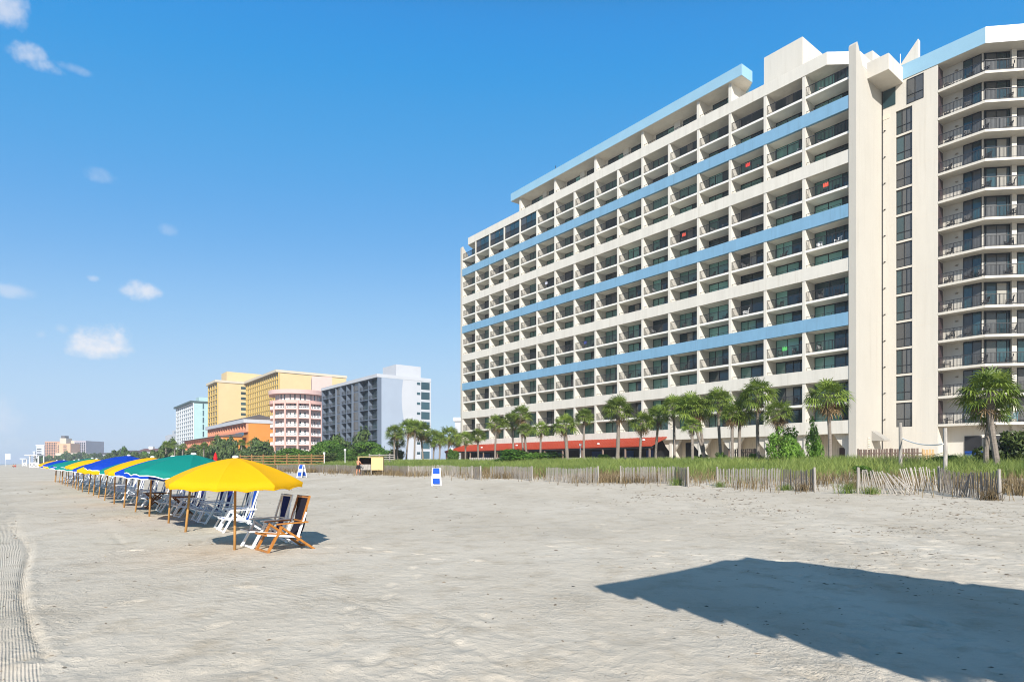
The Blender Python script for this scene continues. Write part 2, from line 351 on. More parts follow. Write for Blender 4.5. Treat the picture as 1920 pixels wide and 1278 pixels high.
# ------------------------------------------------------------------ sand, sea, dune grass
def sand_material():
    m = bpy.data.materials.new('sand'); m.use_nodes = True; nt = m.node_tree; n = nt.nodes; l = nt.links
    b = n['Principled BSDF']; b.inputs['Roughness'].default_value = 0.95; b.inputs['Specular IOR Level'].default_value = 0.1
    g = n.new('ShaderNodeNewGeometry'); P = g.outputs['Position']
    def noise(sc, det=4, rough=0.6, vec=P):
        z = n.new('ShaderNodeTexNoise'); z.inputs['Scale'].default_value = sc; z.inputs['Detail'].default_value = det; z.inputs['Roughness'].default_value = rough
        l.new(vec, z.inputs['Vector']); return z.outputs['Fac']
    def ramp(v, p0, p1, c0=(0,0,0), c1=(1,1,1)):
        r = n.new('ShaderNodeValToRGB'); r.color_ramp.elements[0].position = p0; r.color_ramp.elements[1].position = p1
        r.color_ramp.elements[0].color = (*c0, 1); r.color_ramp.elements[1].color = (*c1, 1); l.new(v, r.inputs['Fac']); return r.outputs[0]
    def mix(f, a, c, mode='MIX'):
        x = n.new('ShaderNodeMix'); x.data_type = 'RGBA'; x.blend_type = mode
        if hasattr(f, 'is_linked'): l.new(f, x.inputs['Factor'])
        else: x.inputs['Factor'].default_value = f
        for v, k in ((a, 6), (c, 7)):
            if hasattr(v, 'is_linked'): l.new(v, x.inputs[k])
            else: x.inputs[k].default_value = (*v, 1)
        return x.outputs[2]
    def math_(op, a, c=None):
        x = n.new('ShaderNodeMath'); x.operation = op
        for v, k in ((a, 0), (c, 1)):
            if v is None: continue
            if hasattr(v, 'is_linked'): l.new(v, x.inputs[k])
            else: x.inputs[k].default_value = v
        return x.outputs[0]
    # colour: pale grey-beige, browner damp patches, white shell dust, dark specks of wrack
    mp = n.new('ShaderNodeMapping'); mp.inputs['Rotation'].default_value = (0, 0, rad(-40)); mp.inputs['Scale'].default_value = (1, 0.35, 1); l.new(P, mp.inputs['Vector'])
    col = ramp(noise(0.35, 5, 0.6, mp.outputs[0]), 0.35, 0.68, (0.490, 0.425, 0.335), (0.580, 0.515, 0.420))
    col = mix(ramp(noise(1.7, 5, 0.7), 0.50, 0.75), col, (0.400, 0.335, 0.250))
    grain = ramp(noise(230, 2, 0.8), 0.30, 0.72, (0.80, 0.80, 0.80), (1.16, 1.16, 1.16))
    col = mix(1.0, col, grain, 'MULTIPLY')
    vo = n.new('ShaderNodeTexVoronoi'); vo.inputs['Scale'].default_value = 5.5; vo.inputs['Randomness'].default_value = 1; l.new(P, vo.inputs['Vector'])
    sx = n.new('ShaderNodeSeparateColor'); l.new(vo.outputs['Color'], sx.inputs[0])
    # thin wrack: only a few cells carry a speck
    speck = math_('MULTIPLY', math_('LESS_THAN', vo.outputs['Distance'], 0.085), math_('GREATER_THAN', sx.outputs[0], 0.90))
    col = mix(math_('MULTIPLY', speck, 0.75), col, (0.10, 0.075, 0.05))
    shell = math_('MULTIPLY', math_('LESS_THAN', vo.outputs['Distance'], 0.06), math_('LESS_THAN', sx.outputs[0], 0.03))
    col = mix(shell, col, (0.80, 0.77, 0.72))
    l.new(col, b.inputs['Base Color'])
    # relief: lumps, grains and the beach cleaner's raked tracks
    cl = math_('MULTIPLY', ramp(noise(9, 4, 0.7), 0.45, 0.80), 0.010)
    fine = math_('MULTIPLY', noise(42, 3, 0.8), 0.0065)
    tiny = math_('MULTIPLY', noise(130, 2, 0.75), 0.0035)
    dot = n.new('ShaderNodeVectorMath'); dot.operation = 'DOT_PRODUCT'; l.new(P, dot.inputs[0]); dot.inputs[1].default_value = (0.771, 0.637, 0)
    dot2 = n.new('ShaderNodeVectorMath'); dot2.operation = 'DOT_PRODUCT'; l.new(P, dot2.inputs[0]); dot2.inputs[1].default_value = (-0.637, 0.771, 0)
    c = dot.outputs['Value']; a = dot2.outputs['Value']
    wob = math_('MULTIPLY', noise(0.6, 2), 0.05)
    rip = math_('SINE', math_('MULTIPLY', math_('ADD', c, wob), 290.0))
    rip2 = math_('SINE', math_('MULTIPLY', math_('ADD', math_('ADD', c, wob), math_('MULTIPLY', a, 0.35)), 60.0))
    def band(lo, hi):
        return math_('MULTIPLY', math_('GREATER_THAN', math_('ADD', c, math_('MULTIPLY', noise(2.2, 3), 0.25)), lo+0.12), math_('LESS_THAN', math_('ADD', c, math_('MULTIPLY', noise(1.2, 3), 0.12)), hi+0.04))
    patch = ramp(noise(2.4, 3), 0.40, 0.52)
    rak = math_('MULTIPLY', math_('MULTIPLY', rip, band(-3.2, 0.20)), math_('MULTIPLY', patch, 0.0026))
    rak2 = math_('MULTIPLY', math_('MULTIPLY', rip2, band(1.3, 3.3)), math_('MULTIPLY', ramp(noise(0.9, 3), 0.50, 0.60), 0.0022))
    rough_ = math_('MULTIPLY', math_('MULTIPLY', ramp(noise(0.55, 4, 0.6, mp.outputs[0]), 0.50, 0.62), ramp(noise(17, 4, 0.75), 0.42, 0.78)), 0.017)
    cl = math_('ADD', cl, rough_)
    hgt = math_('ADD', math_('ADD', math_('ADD', cl, fine), math_('ADD', tiny, rak)), rak2)
    bp = n.new('ShaderNodeBump'); bp.inputs['Strength'].default_value = 0.85; bp.inputs['Distance'].default_value = 1.0
    l.new(hgt, bp.inputs['Height']); l.new(bp.outputs[0], b.inputs['Normal'])
    return m

def spaced(lo, hi, d, far_lo, far_hi, grow=1.035):
    a = list(np.arange(lo, hi+d*0.5, d)); s = d; v = a[-1]
    while v < far_hi: s *= grow; v += s; a.append(v)
    s = d; v = lo; b = []
    while v > far_lo: s *= grow; v -= s; b.append(v)
    return np.array(b[::-1]+a)

def build_sand():
    xs = spaced(-7.5, 8.5, 0.032, -6000, 6000, 1.036); ys = spaced(3.9, 12.5, 0.030, -60, 9000, 1.018)
    X, Y = np.meshgrid(xs, ys); Z = base_z(X, Y)
    w = seaward(X, Y); R = np.hypot(X, Y)
    beach = sstep(30, 46, w); near = 1-sstep(60, 160, R)
    Z = Z+0.10*(fbm(X*0.16, Y*0.16, 3, 3)-0.45)*near
    Z = Z+0.045*(fbm(X*0.9, Y*0.9, 3, 5)-0.45)*(1-sstep(35, 70, R))*(0.5+0.5*sstep(-5, 5, X))
    Z = Z+0.017*(fbm(X*4.0, Y*4.0, 3, 8)-0.45)*(1-sstep(14, 30, R))
    churn = np.clip(sstep(1.5, 6.0, X-0.12*Y+0.5)*sstep(4.5, 8, Y)+0.8*sstep(-3.0, -4.2, X+0.55*(Y-5))*sstep(9, 5, Y)+0.6*sstep(5.6, 4.3, Y), 0, 1)*(1-sstep(22, 40, R))
    churn = churn*(1+0.9*sstep(6.5, 4.6, Y))
    Z = Z+churn*(0.040*(fbm(X*3.1, Y*3.1, 3, 61)-0.45)+0.035*np.maximum(fbm(X*7.5, Y*7.5, 3, 63)-0.52, 0)-0.05*np.maximum(fbm(X*5.0+7, Y*5.0, 3, 67)-0.56, 0))
    Z = Z+0.010*(fbm(X*13.0, Y*13.0, 2, 11)-0.4)*(1-sstep(9, 16, R))
    Z = Z+(1-beach)*0.45*(fbm(X*0.22, Y*0.22, 3, 21)-0.45)*sstep(4, 12, w)*(1-sstep(200, 400, R))       # hummocks of the dune
    # a long wheel rut beside the raked strip
    c = 0.771*X+0.637*Y; a = -0.637*X+0.771*Y
    cr = 0.22+0.10*np.sin(a*0.55)+0.03*np.sin(a*0.23+1)+0.012*np.maximum(a-18, 0)
    q = (c-cr)
    ok = sstep(4.5, 7.0, a)*(1-sstep(60, 90, a))
    Z = Z-0.035*np.exp(-(q/0.030)**2)*ok+0.008*np.exp(-((q-0.10)/0.05)**2)*ok
    for c0, dp_, sd in ((1.25, 0.012, 71), (1.72, 0.014, 72), (2.95, 0.012, 73), (3.4, 0.010, 74)):   # older wheel marks, half worn away
        Z = Z-dp_*np.exp(-((c-c0-0.08*np.sin(a*0.3+c0))/0.055)**2)*sstep(0.38, 0.55, fbm(a*0.4, c*0.2, 3, sd))*(1-sstep(25, 45, R))
    # footprints: a heel-and-toe dent with a pushed-up rim, in trails and scattered
    r2 = np.random.default_rng(3); fp = []
    for _ in range(420):
        x = r2.uniform(-7, 15); y = 3.8*np.exp(r2.uniform(0, 2.0)); keep = 0.16 if x < 2.0 else 1.0
        if r2.random() < keep: fp.append((x, y, r2.uniform(0, 6.3), r2.uniform(0.6, 1.15)))
    for k in range(4):
        x = r2.uniform(-2, 10); y = r2.uniform(4, 12); an = r2.uniform(0, 6.3)
        for i in range(14):
            sgn = 1 if i % 2 else -1
            fp.append((x+math.cos(an)*0.62*i-math.sin(an)*0.1*sgn, y+math.sin(an)*0.62*i+math.cos(an)*0.1*sgn, an, 0.9)); an += r2.uniform(-0.08, 0.08)
    for px, py, an in ((1500, 1080, 1.9), (1560, 1122, 2.3), (1640, 1152, 2.2), (1692, 1170, 2.1), (1748, 1166, 1.8), (1772, 1196, 2.4), (1600, 1200, 2.0), (1850, 1150, 2.6), (1380, 1015, 2.0), (1700, 1030, 2.2), (1760, 1010, 1.7), (1820, 1060, 2.4), (1250, 1190, 1.5), (1130, 1215, 1.8), (700, 1240, 1.2), (820, 1190, 0.9)):
        k = (py-HY)/F; fp.append(((px-CX)/F*EYE/k, EYE/k, an, 2.1 if py > 1075 and px > 1480 else 0.8))
    for (x, y, an, dp) in fp:
        i0, i1 = np.searchsorted(xs, [x-0.4, x+0.4]); j0, j1 = np.searchsorted(ys, [y-0.4, y+0.4])
        if i1-i0 < 3 or j1-j0 < 3: continue
        dx = X[j0:j1, i0:i1]-x; dy = Y[j0:j1, i0:i1]-y
        u = (dx*math.cos(an)+dy*math.sin(an))/0.15; v = (-dx*math.sin(an)+dy*math.cos(an))/0.065
        rr = np.sqrt(u*u+v*v); Z[j0:j1, i0:i1] += dp*(-0.019*np.exp(-(rr**3))+0.006*np.exp(-((rr-1.45)/0.45)**2))
    nx = len(xs); ny = len(ys)
    idx = np.arange(nx*ny).reshape(ny, nx)
    Fq = np.stack([idx[:-1, :-1], idx[:-1, 1:], idx[1:, 1:], idx[1:, :-1]], -1).reshape(-1, 4)
    V = np.stack([X, Y, Z], -1).reshape(-1, 3)
    o = link('sand_beach', np_mesh('sand_beach', V, Fq, sand_material(), smooth=True)); tag(o, 'pale sand beach with footprints and raked wheel tracks', 'beach', kind='structure')
    return xs, ys, Z
SX, SY, SZ = build_sand()
def gz(x, y):
    i = int(np.clip(np.searchsorted(SX, x)-1, 0, len(SX)-2)); j = int(np.clip(np.searchsorted(SY, y)-1, 0, len(SY)-2))
    fx = (x-SX[i])/(SX[i+1]-SX[i]); fy = (y-SY[j])/(SY[j+1]-SY[j])
    return float((SZ[j, i]*(1-fx)+SZ[j, i+1]*fx)*(1-fy)+(SZ[j+1, i]*(1-fx)+SZ[j+1, i+1]*fx)*fy)

m_sea = mat('sea_water', (0.05, 0.10, 0.12), 0.15, spec=0.5, bump=0.6, bscale=0.6)
seab = MB(); p = [A0+N*96+U*(-600), A0+N*96+U*9000, A0+N*7000+U*9000, A0+N*7000-U*600]
seab.add([(q[0], q[1], -0.55) for q in p], [(0, 1, 2, 3)])
tag(seab.build('sea', m_sea), 'calm sea far along the beach', 'sea', kind='structure')

def blades(name, pts, hgt, wid, m, lean=0.35, label=None, tone=None, kind='stuff', cat='grass'):
    """pts (n,3): one bent blade each"""
    n = len(pts); wid = np.ravel(wid) if hasattr(wid, '__len__') else wid; an = rng.uniform(0, 2*PI, n); h = hgt*rng.uniform(0.55, 1.15, n); ln = lean*h*rng.uniform(0.2, 1.4, n)
    la = rng.uniform(0, 2*PI, n)
    ca = np.cos(an)*wid/2; sa = np.sin(an)*wid/2; W = np.stack([ca, sa, np.zeros(n)], -1)
    D = np.stack([np.cos(la)*ln, np.sin(la)*ln, np.zeros(n)], -1); up = np.stack([np.zeros(n), np.zeros(n), h], -1)
    b = pts; md = pts+D*0.3+up*0.6; tp = pts+D+up*(1-0.12*rng.random(n))[:, None]
    V = np.stack([b-W, b+W, md+W*0.8, md-W*0.8, tp+W*0.12, tp-W*0.12], 1).reshape(-1, 3)
    k = (np.arange(n)*6)[:, None]
    Fq = np.stack([k+np.array([0, 1, 2, 3]), k+np.array([3, 2, 4, 5])], 1).reshape(-1, 4)
    t = rng.random(n) if tone is None else tone
    me = np_mesh(name, V, Fq, m, tone=np.repeat(t, 2))
    o = link(name, me); tag(o, label, cat, kind=kind); return o
def zs(x, y):
    i = np.clip(np.searchsorted(SX, x)-1, 0, len(SX)-2); j = np.clip(np.searchsorted(SY, y)-1, 0, len(SY)-2)
    fx = (x-SX[i])/(SX[i+1]-SX[i]); fy = (y-SY[j])/(SY[j+1]-SY[j])
    return (SZ[j, i]*(1-fx)+SZ[j, i+1]*fx)*(1-fy)+(SZ[j+1, i]*(1-fx)+SZ[j+1, i+1]*fx)*fy
def coast_pts(n, s0, s1, w0, w1, power=1.0, dens=None):
    s = s0+(s1-s0)*rng.random(n)**power; w = rng.uniform(w0, w1, n)
    x = A0[0]+U[0]*s+N[0]*w; y = A0[1]+U[1]*s+N[1]*w
    keep = (y > 14) & (np.abs(x/np.maximum(y, 1)) < 1.15)
    if dens is not None: keep &= rng.random(n) < dens(x, y, w, s)
    return x[keep], y[keep]
def green_d(x, y, w, s):
    edge = 34.0+5.5*(fbm(x*0.16+9, y*0.16, 3, 40)-0.45)*2
    return sstep(0, 4.5, edge-w)*(0.35+0.65*sstep(0.30, 0.5, fbm(x*0.3, y*0.3, 3, 41)))
x, y = coast_pts(330000, -42, 175, 9, 38, 1.35, green_d)
x = x+rng.normal(0, 0.05, len(x)); w_ = seaward(x, y)
tone = np.clip(fbm(x*0.25, y*0.25, 3, 44)*0.9-0.05+rng.normal(0, 0.16, len(x))+0.15*sstep(30, 18, w_), 0, 1)
R_ = np.hypot(x, y)
blades('dune_grass', np.stack([x, y, zs(x, y)-0.03], -1), (0.66+0.30*sstep(32, 20, w_)+0.25*(fbm(x*0.4, y*0.4, 2, 47)-0.4)), (0.014+0.00045*R_)[:, None], M_GRASS, 0.45, 'tall green dune grass between the sand fence and the hotel', tone=tone)
def dry_d(x, y, w, s):
    return sstep(0.40, 0.62, fbm(x*0.35+4, y*0.35, 3, 51))*np.exp(-((w-36.3)/2.6)**2)+0.20*np.exp(-((w-33)/3.5)**2)
x, y = coast_pts(300000, -40, 175, 27, 42, 1.2, dry_d)
R_ = np.hypot(x, y)
blades('dry_grass', np.stack([x, y, zs(x, y)-0.02], -1), 0.62, (0.012+0.0004*R_)[:, None], M_DRY, 0.45, 'dry brown grass stalks growing along the sand fence', tone=rng.random(len(x)), cat='dry grass')

def scatter_bits(name, n, m, lo, hi, label, seed):
    r = np.random.default_rng(seed); y = 3.9*np.exp(r.random(n)*2.25); t = r.uniform(-0.88, 0.88, n); x = t*y
    dens = 0.10+0.9*sstep(2.0, 8.0, x)*sstep(6, 11, y)+0.12*sstep(6.5, 4.5, y); dens = dens*(0.12+1.2*sstep(0.44, 0.60, fbm(x*0.5, y*0.5, 3, 77)))
    k = (r.random(n) < dens) & (seaward(x, y) > 37); x = x[k]; y = y[k]; n = len(x); z = zs(x, y)
    a = r.uniform(0, 6.28, n); L = r.uniform(lo, hi, n)*(0.45+0.085*y); W = L*r.uniform(0.15, 0.5, n); H = L*r.uniform(0.12, 0.4, n)
    u = np.stack([np.cos(a)*L, np.sin(a)*L, np.zeros(n)], -1); v = np.stack([-np.sin(a)*W, np.cos(a)*W, np.zeros(n)], -1); P = np.stack([x, y, z-0.003], -1); up = np.stack([r.normal(0, .2, n)*L, r.normal(0, .2, n)*L, H], -1)
    V = np.stack([P-u, P-v, P+u, P+v, P+up], 1).reshape(-1, 3); q = (np.arange(n)*5)[:, None]
    Fq = np.stack([q+np.array([0, 1, 4]), q+np.array([1, 2, 4]), q+np.array([2, 3, 4]), q+np.array([3, 0, 4])], 1).reshape(-1, 3)
    tag(link(name, np_mesh(name, V, Fq, m)), label, 'beach litter', kind='stuff')
scatter_bits('wrack_bits', 15000, mat('dry_wrack', (0.09, 0.068, 0.048), 0.9, col2=(0.26, 0.20, 0.14), scale=3), 0.012, 0.045, 'dark crumbs of dry weed and twigs strewn over the sand', 5)
scatter_bits('shell_bits', 2500, mat('shell_white', (0.75, 0.70, 0.62), 0.6), 0.005, 0.014, 'white crumbs of broken shell on the sand', 6)
scatter_bits('sand_clods', 22000, mat('damp_sand', (0.30, 0.25, 0.18), 0.95, var=0.15, scale=20), 0.008, 0.030, 'small clods of churned damp sand', 8)

# ------------------------------------------------------------------ foliage builders
def leaf_cloud(name, blobs, n, size, m, flat=0.45, seed=1, wide=0.5, up=0.35):
    """n small leaves scattered in and on a set of ellipsoids (cx, cy, cz, rx, ry, rz); light and dark by leaf"""
    r = np.random.default_rng(seed); B = np.array(blobs, float)
    vol = B[:, 3]*B[:, 4]*B[:, 5]; pick = r.choice(len(B), n, p=(vol**0.72)/(vol**0.72).sum())
    d = r.normal(size=(n, 3)); d /= np.linalg.norm(d, axis=1)[:, None]
    rr = (1-0.42*r.random(n)**1.7)[:, None]
    rr *= (0.82+0.42*r.random(n)[:, None]**3)
    P = B[pick, :3]+d*B[pick, 3:]*rr
    nrm = d*0.8+r.normal(size=(n, 3))*0.55+np.array([0, 0, up]); nrm /= np.linalg.norm(nrm, axis=1)[:, None]
    t = np.cross(nrm, r.normal(size=(n, 3))); t /= np.linalg.norm(t, axis=1)[:, None]; b = np.cross(nrm, t)
    s = (size*r.uniform(0.6, 1.35, n))[:, None]
    bend = nrm*s*0.18
    V = np.stack([P-t*s, P-b*s*wide+bend, P+t*s, P+b*s*wide+bend], 1).reshape(-1, 3)
    Fq = np.arange(n*4).reshape(n, 4)
    cl = r.random(len(B))*0.35
    tone = np.clip(cl[pick]+r.normal(0.32, 0.2, n), 0, 1)
    return np_mesh(name, V, Fq, m, tone=tone)

def crown_blobs(seed, k, rx, ry, rz, zc, br=(0.28, 0.5)):
    r = np.random.default_rng(seed); out = []
    for _ in range(k):
        d = r.normal(size=3); d /= np.linalg.norm(d); q = r.uniform(0.25, 0.85)
        b = r.uniform(*br); out.append((d[0]*rx*q, d[1]*ry*q, zc+d[2]*rz*q, rx*b, ry*b, rz*b*r.uniform(0.7, 1.0)))
    return out

def fan_leaf(mb, base, d, L, R, droop, r, ns=15, twist=0.0):
    """one costapalmate leaf: petiole from base along d, then a fan of narrow drooping segments"""
    d = Vector(d).normalized(); side = d.cross(Vector((0, 0, 1)))
    side = side.normalized() if side.length > 0.05 else Vector((1, 0, 0)); nup = side.cross(d).normalized()
    side = (side*math.cos(twist)+nup*math.sin(twist)).normalized(); nup = side.cross(d).normalized()
    base = Vector(base); hub = base+d*L+Vector((0, 0, -droop*0.25*L)); w = 0.018
    tn = r.uniform(0.05, 0.35)
    mb.add([tuple(base-side*w), tuple(base+side*w), tuple(hub+side*w*0.6), tuple(hub-side*w*0.6)], [(0, 1, 2, 3)], min(1, tn+0.35))
    for i in range(ns):
        a = -1.95+3.9*i/(ns-1)+r.uniform(-0.05, 0.05)
        ln = R*(1.0-0.20*abs(a)/1.95)*r.uniform(0.86, 1.08)
        v = (d*math.cos(a)+side*math.sin(a)); v = (v+nup*0.10).normalized()
        q = v.cross(nup).normalized()*(0.026+0.012*r.random())*R*1.5
        m1 = hub+v*ln*0.55-Vector((0, 0, droop*ln*0.10)); e = hub+v*ln-Vector((0, 0, droop*ln*r.uniform(0.38, 0.72)))
        mb.add([tuple(hub-q*0.35), tuple(hub+q*0.35), tuple(m1+q), tuple(m1-q), tuple(e)], [(0, 1, 2, 3), (3, 2, 4)], float(np.clip(tn+r.uniform(0.0, 0.55), 0, 1)))

PALM_CROWNS = []; PALM_DEAD = []
for v in range(4):
    r = random.Random(50+v); mb = MB(); dead = MB(); nl = [46, 40, 52, 34][v]
    for i in range(nl):
        el = math.asin(np.clip(1-1.45*(i+0.5)/nl, -1, 1))+r.uniform(-0.1, 0.1); az = i*2.39996+r.uniform(-0.25, 0.25)
        d = (math.cos(el)*math.cos(az), math.cos(el)*math.sin(az), math.sin(el))
        fan_leaf(mb, (d[0]*0.07, d[1]*0.07, 0.02), d, r.uniform(0.42, 0.60), r.uniform(0.46, 0.60), 0.55+0.5*(1-max(0, math.sin(el))), r, 13, r.uniform(-0.5, 0.5))
    for i in range([12, 22, 5, 9][v]):
        el = r.uniform(-1.35, -0.75); az = r.uniform(0, 6.28); d = (math.cos(el)*math.cos(az), math.cos(el)*math.sin(az), math.sin(el))
        fan_leaf(dead, (d[0]*0.1, d[1]*0.1, -0.12), d, r.uniform(0.25, 0.5), r.uniform(0.28, 0.42), 0.7, r, 8, r.uniform(-1, 1))
    PALM_CROWNS.append(mb.mesh('crown', M_PALM)); PALM_DEAD.append(dead.mesh('dead_fronds', M_DEAD))

def palm(x, y, ztop, cr, label, lean=(0, 0), variant=None, tr=0.17, group='cabbage palms before the cream hotel', detail=True, name='palm_tree'):
    """cabbage palm: ground at (x, y), centre of the crown at height ztop, crown radius cr"""
    r = random.Random(int((x*13+y*7)*100)); zg = gz(x, y)-0.1
    e = empty(name, (x, y, zg), 0, label, 'palm tree', group)
    H = ztop-zg; mb = MB(); n = 9; pts = []; rs = []
    for i in range(n+1):
        t = i/n; k = t*t*(3-2*t)
        pts.append((lean[0]*k+0.05*math.sin(t*4+x), lean[1]*k+0.04*math.cos(t*5+y), H*t)); rs.append(tr*(1.25-0.35*min(1, t*5) if t < 0.2 else 0.90-0.05*t)*(1+0.05*math.sin(i*2.3+x)))
    rs[-1] *= 1.15; rs[-2] *= 1.2
    mb.tube(pts, rs, 9 if detail else 6)
    if detail:                                                           # old leaf boots under the crown
        for i in range(26):
            az = i*2.4; z = H-0.05-0.045*i; k = pts[-1]
            mb.bar((k[0]+0.8*tr*math.cos(az), k[1]+0.8*tr*math.sin(az), z), (k[0]+(tr*1.55)*math.cos(az), k[1]+(tr*1.55)*math.sin(az), z+0.17), 0.075, 0.03)
    mb.build('trunk', M_TRUNK, e, smooth=False)
    v = r.randrange(4) if variant is None else variant
    top = (pts[-1][0], pts[-1][1], H)
    link('crown', PALM_CROWNS[v], e, top, (r.uniform(-0.08, 0.08), r.uniform(-0.08, 0.08), r.uniform(0, 6.28)), (cr, cr, cr*r.uniform(0.92, 1.08)))
    if detail: link('dead_fronds', PALM_DEAD[v], e, top, (0, 0, r.uniform(0, 6.28)), (cr, cr, cr))
    return e

BUSHES = {}
def bush_mesh(key, seed, k, n, size, m, flat=0.62):
    if key not in BUSHES:
        b = crown_blobs(seed, k, 1, 1, flat, flat*0.75, (0.25, 0.45)); BUSHES[key] = leaf_cloud('crown', b, n, size, m, seed=seed)
    return BUSHES[key]
def stems_mesh(seed, h=0.8, n=7, rw=0.03, spread=0.5):
    r = random.Random(seed); mb = MB()
    for i in range(n):
        az = r.uniform(0, 6.28); s = r.uniform(0.2, 1)*spread
        mb.tube([(0.05*math.cos(az), 0.05*math.sin(az), -0.1), (s*0.5*math.cos(az), s*0.5*math.sin(az), h*0.5), (s*math.cos(az), s*math.sin(az), h)], [rw, rw*0.75, rw*0.35], 5)
    return mb.mesh('stem', M_BARK)
STEMS = [stems_mesh(i) for i in range(3)]
def bush(x, y, rx, h, key, label, name='shrub', cat='shrub', group=None, ry=None, seed=None):
    z = gz(x, y)-0.05; e = empty(name, (x, y, z), 0, label, cat, group); r = random.Random(int(x*31+y*17))
    me = BUSHES[key]; az = r.uniform(0, 6.28)
    link('crown', me, e, (0, 0, 0), (0, 0, az), (rx, ry or rx, h/1.25))
    link('stem', STEMS[r.randrange(3)], e, (0, 0, 0), (0, 0, az), (rx*0.9, (ry or rx)*0.9, h*0.8))
    return e
def tree(x, y, rx, h, key, label, trunk_h=0.4, group=None, name='broadleaf_tree', cat='tree'):
    z = gz(x, y)-0.05; e = empty(name, (x, y, z), 0, label, cat, group); r = random.Random(int(x*31+y*17))
    mb = MB(); tr = max(0.1, rx*0.07); th = h*trunk_h
    mb.tube([(0, 0, -0.1), (0.1*rx*0.3, 0, th*0.6), (0, 0.05, th*1.1), (0.1, 0, h*0.75)], [tr*1.3, tr, tr*0.8, tr*0.3], 7)
    for i in range(5):
        az = i*1.3+r.random(); mb.tube([(0, 0, th*0.8), (0.5*rx*math.cos(az), 0.5*rx*math.sin(az), th+(h-th)*0.45)], [tr*0.6, tr*0.2], 5)
    mb.build('trunk', M_BARK, e)
    ch = h-th*0.8; link('crown', BUSHES[key], e, (0, 0, th*0.8), (0, 0, r.uniform(0, 6.28)), (rx, rx, ch/1.25))
    return e
bush_mesh('dense', 1, 26, 11000, 0.05, M_BUSH); bush_mesh('dense2', 2, 22, 9000, 0.055, M_BUSH, 0.7)
bush_mesh('light', 3, 20, 6500, 0.052, M_BUSHL, 0.9); bush_mesh('light2', 4, 14, 4500, 0.055, M_BUSHL, 1.0)
bush_mesh('pine', 5, 18, 4200, 0.07, M_PINE, 0.7)
bush_mesh('far', 6, 20, 2600, 0.12, M_FARLEAF, 0.7); bush_mesh('far2', 7, 26, 2600, 0.12, M_FARLEAF, 0.8); bush_mesh('far3', 8, 16, 2200, 0.13, M_BUSH, 0.7)
# ------------------------------------------------------------------ the cream hotel
ROT = math.atan2(U[1], U[0])
BW = 4.46; NB = 16; TOP = 44.7; PITCH = 5.54; BH = 1.35; FT = 0.35
def finS(k): return 0.2+BW*k
hotel = empty('hotel_building', (A0[0], A0[1], 0), ROT, 'long cream beachfront hotel with blue bands and rows of recessed balconies', 'hotel')
zt = [TOP-PITCH*k for k in range(8)]
S1 = finS(NB)
M_LOGGIA = mat('loggia_shade_lift', (0.72, 0.69, 0.62), 0.8, var=0.05, scale=0.8)  # colour brightened to lift the shade inside the balcony recesses
w = MB()
for k in range(1, NB):                                             # dividing fins
    w.box(finS(k)-FT/2, finS(k)+FT/2, -2.15, 0, 4.6, 43.4)
w.box(finS(NB)-0.18, finS(NB)+0.02, -2.15, 0, 4.6, 40.5)
w.box(0.004, S1, -2.5, -2.12, 4.6, 43.4)                          # back wall of the loggias
w.build('wall', M_CREAM, hotel); w = MB()
for k in range(1, 8):
    w.box(0.002, S1, -2.13, -0.28, zt[k]-BH+0.012, zt[k]-0.70)         # floor behind each parapet band
w.build('loggia_floor', M_LOGGIA, hotel)
MB().box(0.0, S1, -14, -2.49, 0, 43.4).build('rear_wall', M_CREAM, hotel)
for k in range(7):                                                 # thin balcony slabs half-way up each opening
    MB().box(0.003, S1-0.01, -2.125, -0.02, zt[k+1]+1.68, zt[k+1]+1.92).build('balcony_slab', M_LOGGIA, hotel)
for k in range(1, 8):
    b = MB().box(0.001, S1+0.05, -0.30, 0.055, zt[k]-BH, zt[k]).build('parapet_band', M_BLUE if k in (1, 3, 5) else M_CREAM, hotel)
    b['label'] = 'blue painted band' if k in (1, 3, 5) else 'cream band'
MB().prism([(2.2, 0.055), (S1-2.0, 0.055), (S1+0.05, -3.2), (S1+0.05, -14.1), (-0.02, -14.1), (-0.02, -2.6)], 43.36, TOP).build('roof', M_CREAM, hotel)
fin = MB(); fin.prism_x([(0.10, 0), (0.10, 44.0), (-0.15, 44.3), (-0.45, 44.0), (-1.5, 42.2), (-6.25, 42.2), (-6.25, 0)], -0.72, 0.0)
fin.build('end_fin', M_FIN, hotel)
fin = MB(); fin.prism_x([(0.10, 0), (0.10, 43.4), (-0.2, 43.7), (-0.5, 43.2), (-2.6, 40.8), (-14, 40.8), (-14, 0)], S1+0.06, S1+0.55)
fin.build('end_fin', M_FIN, hotel)

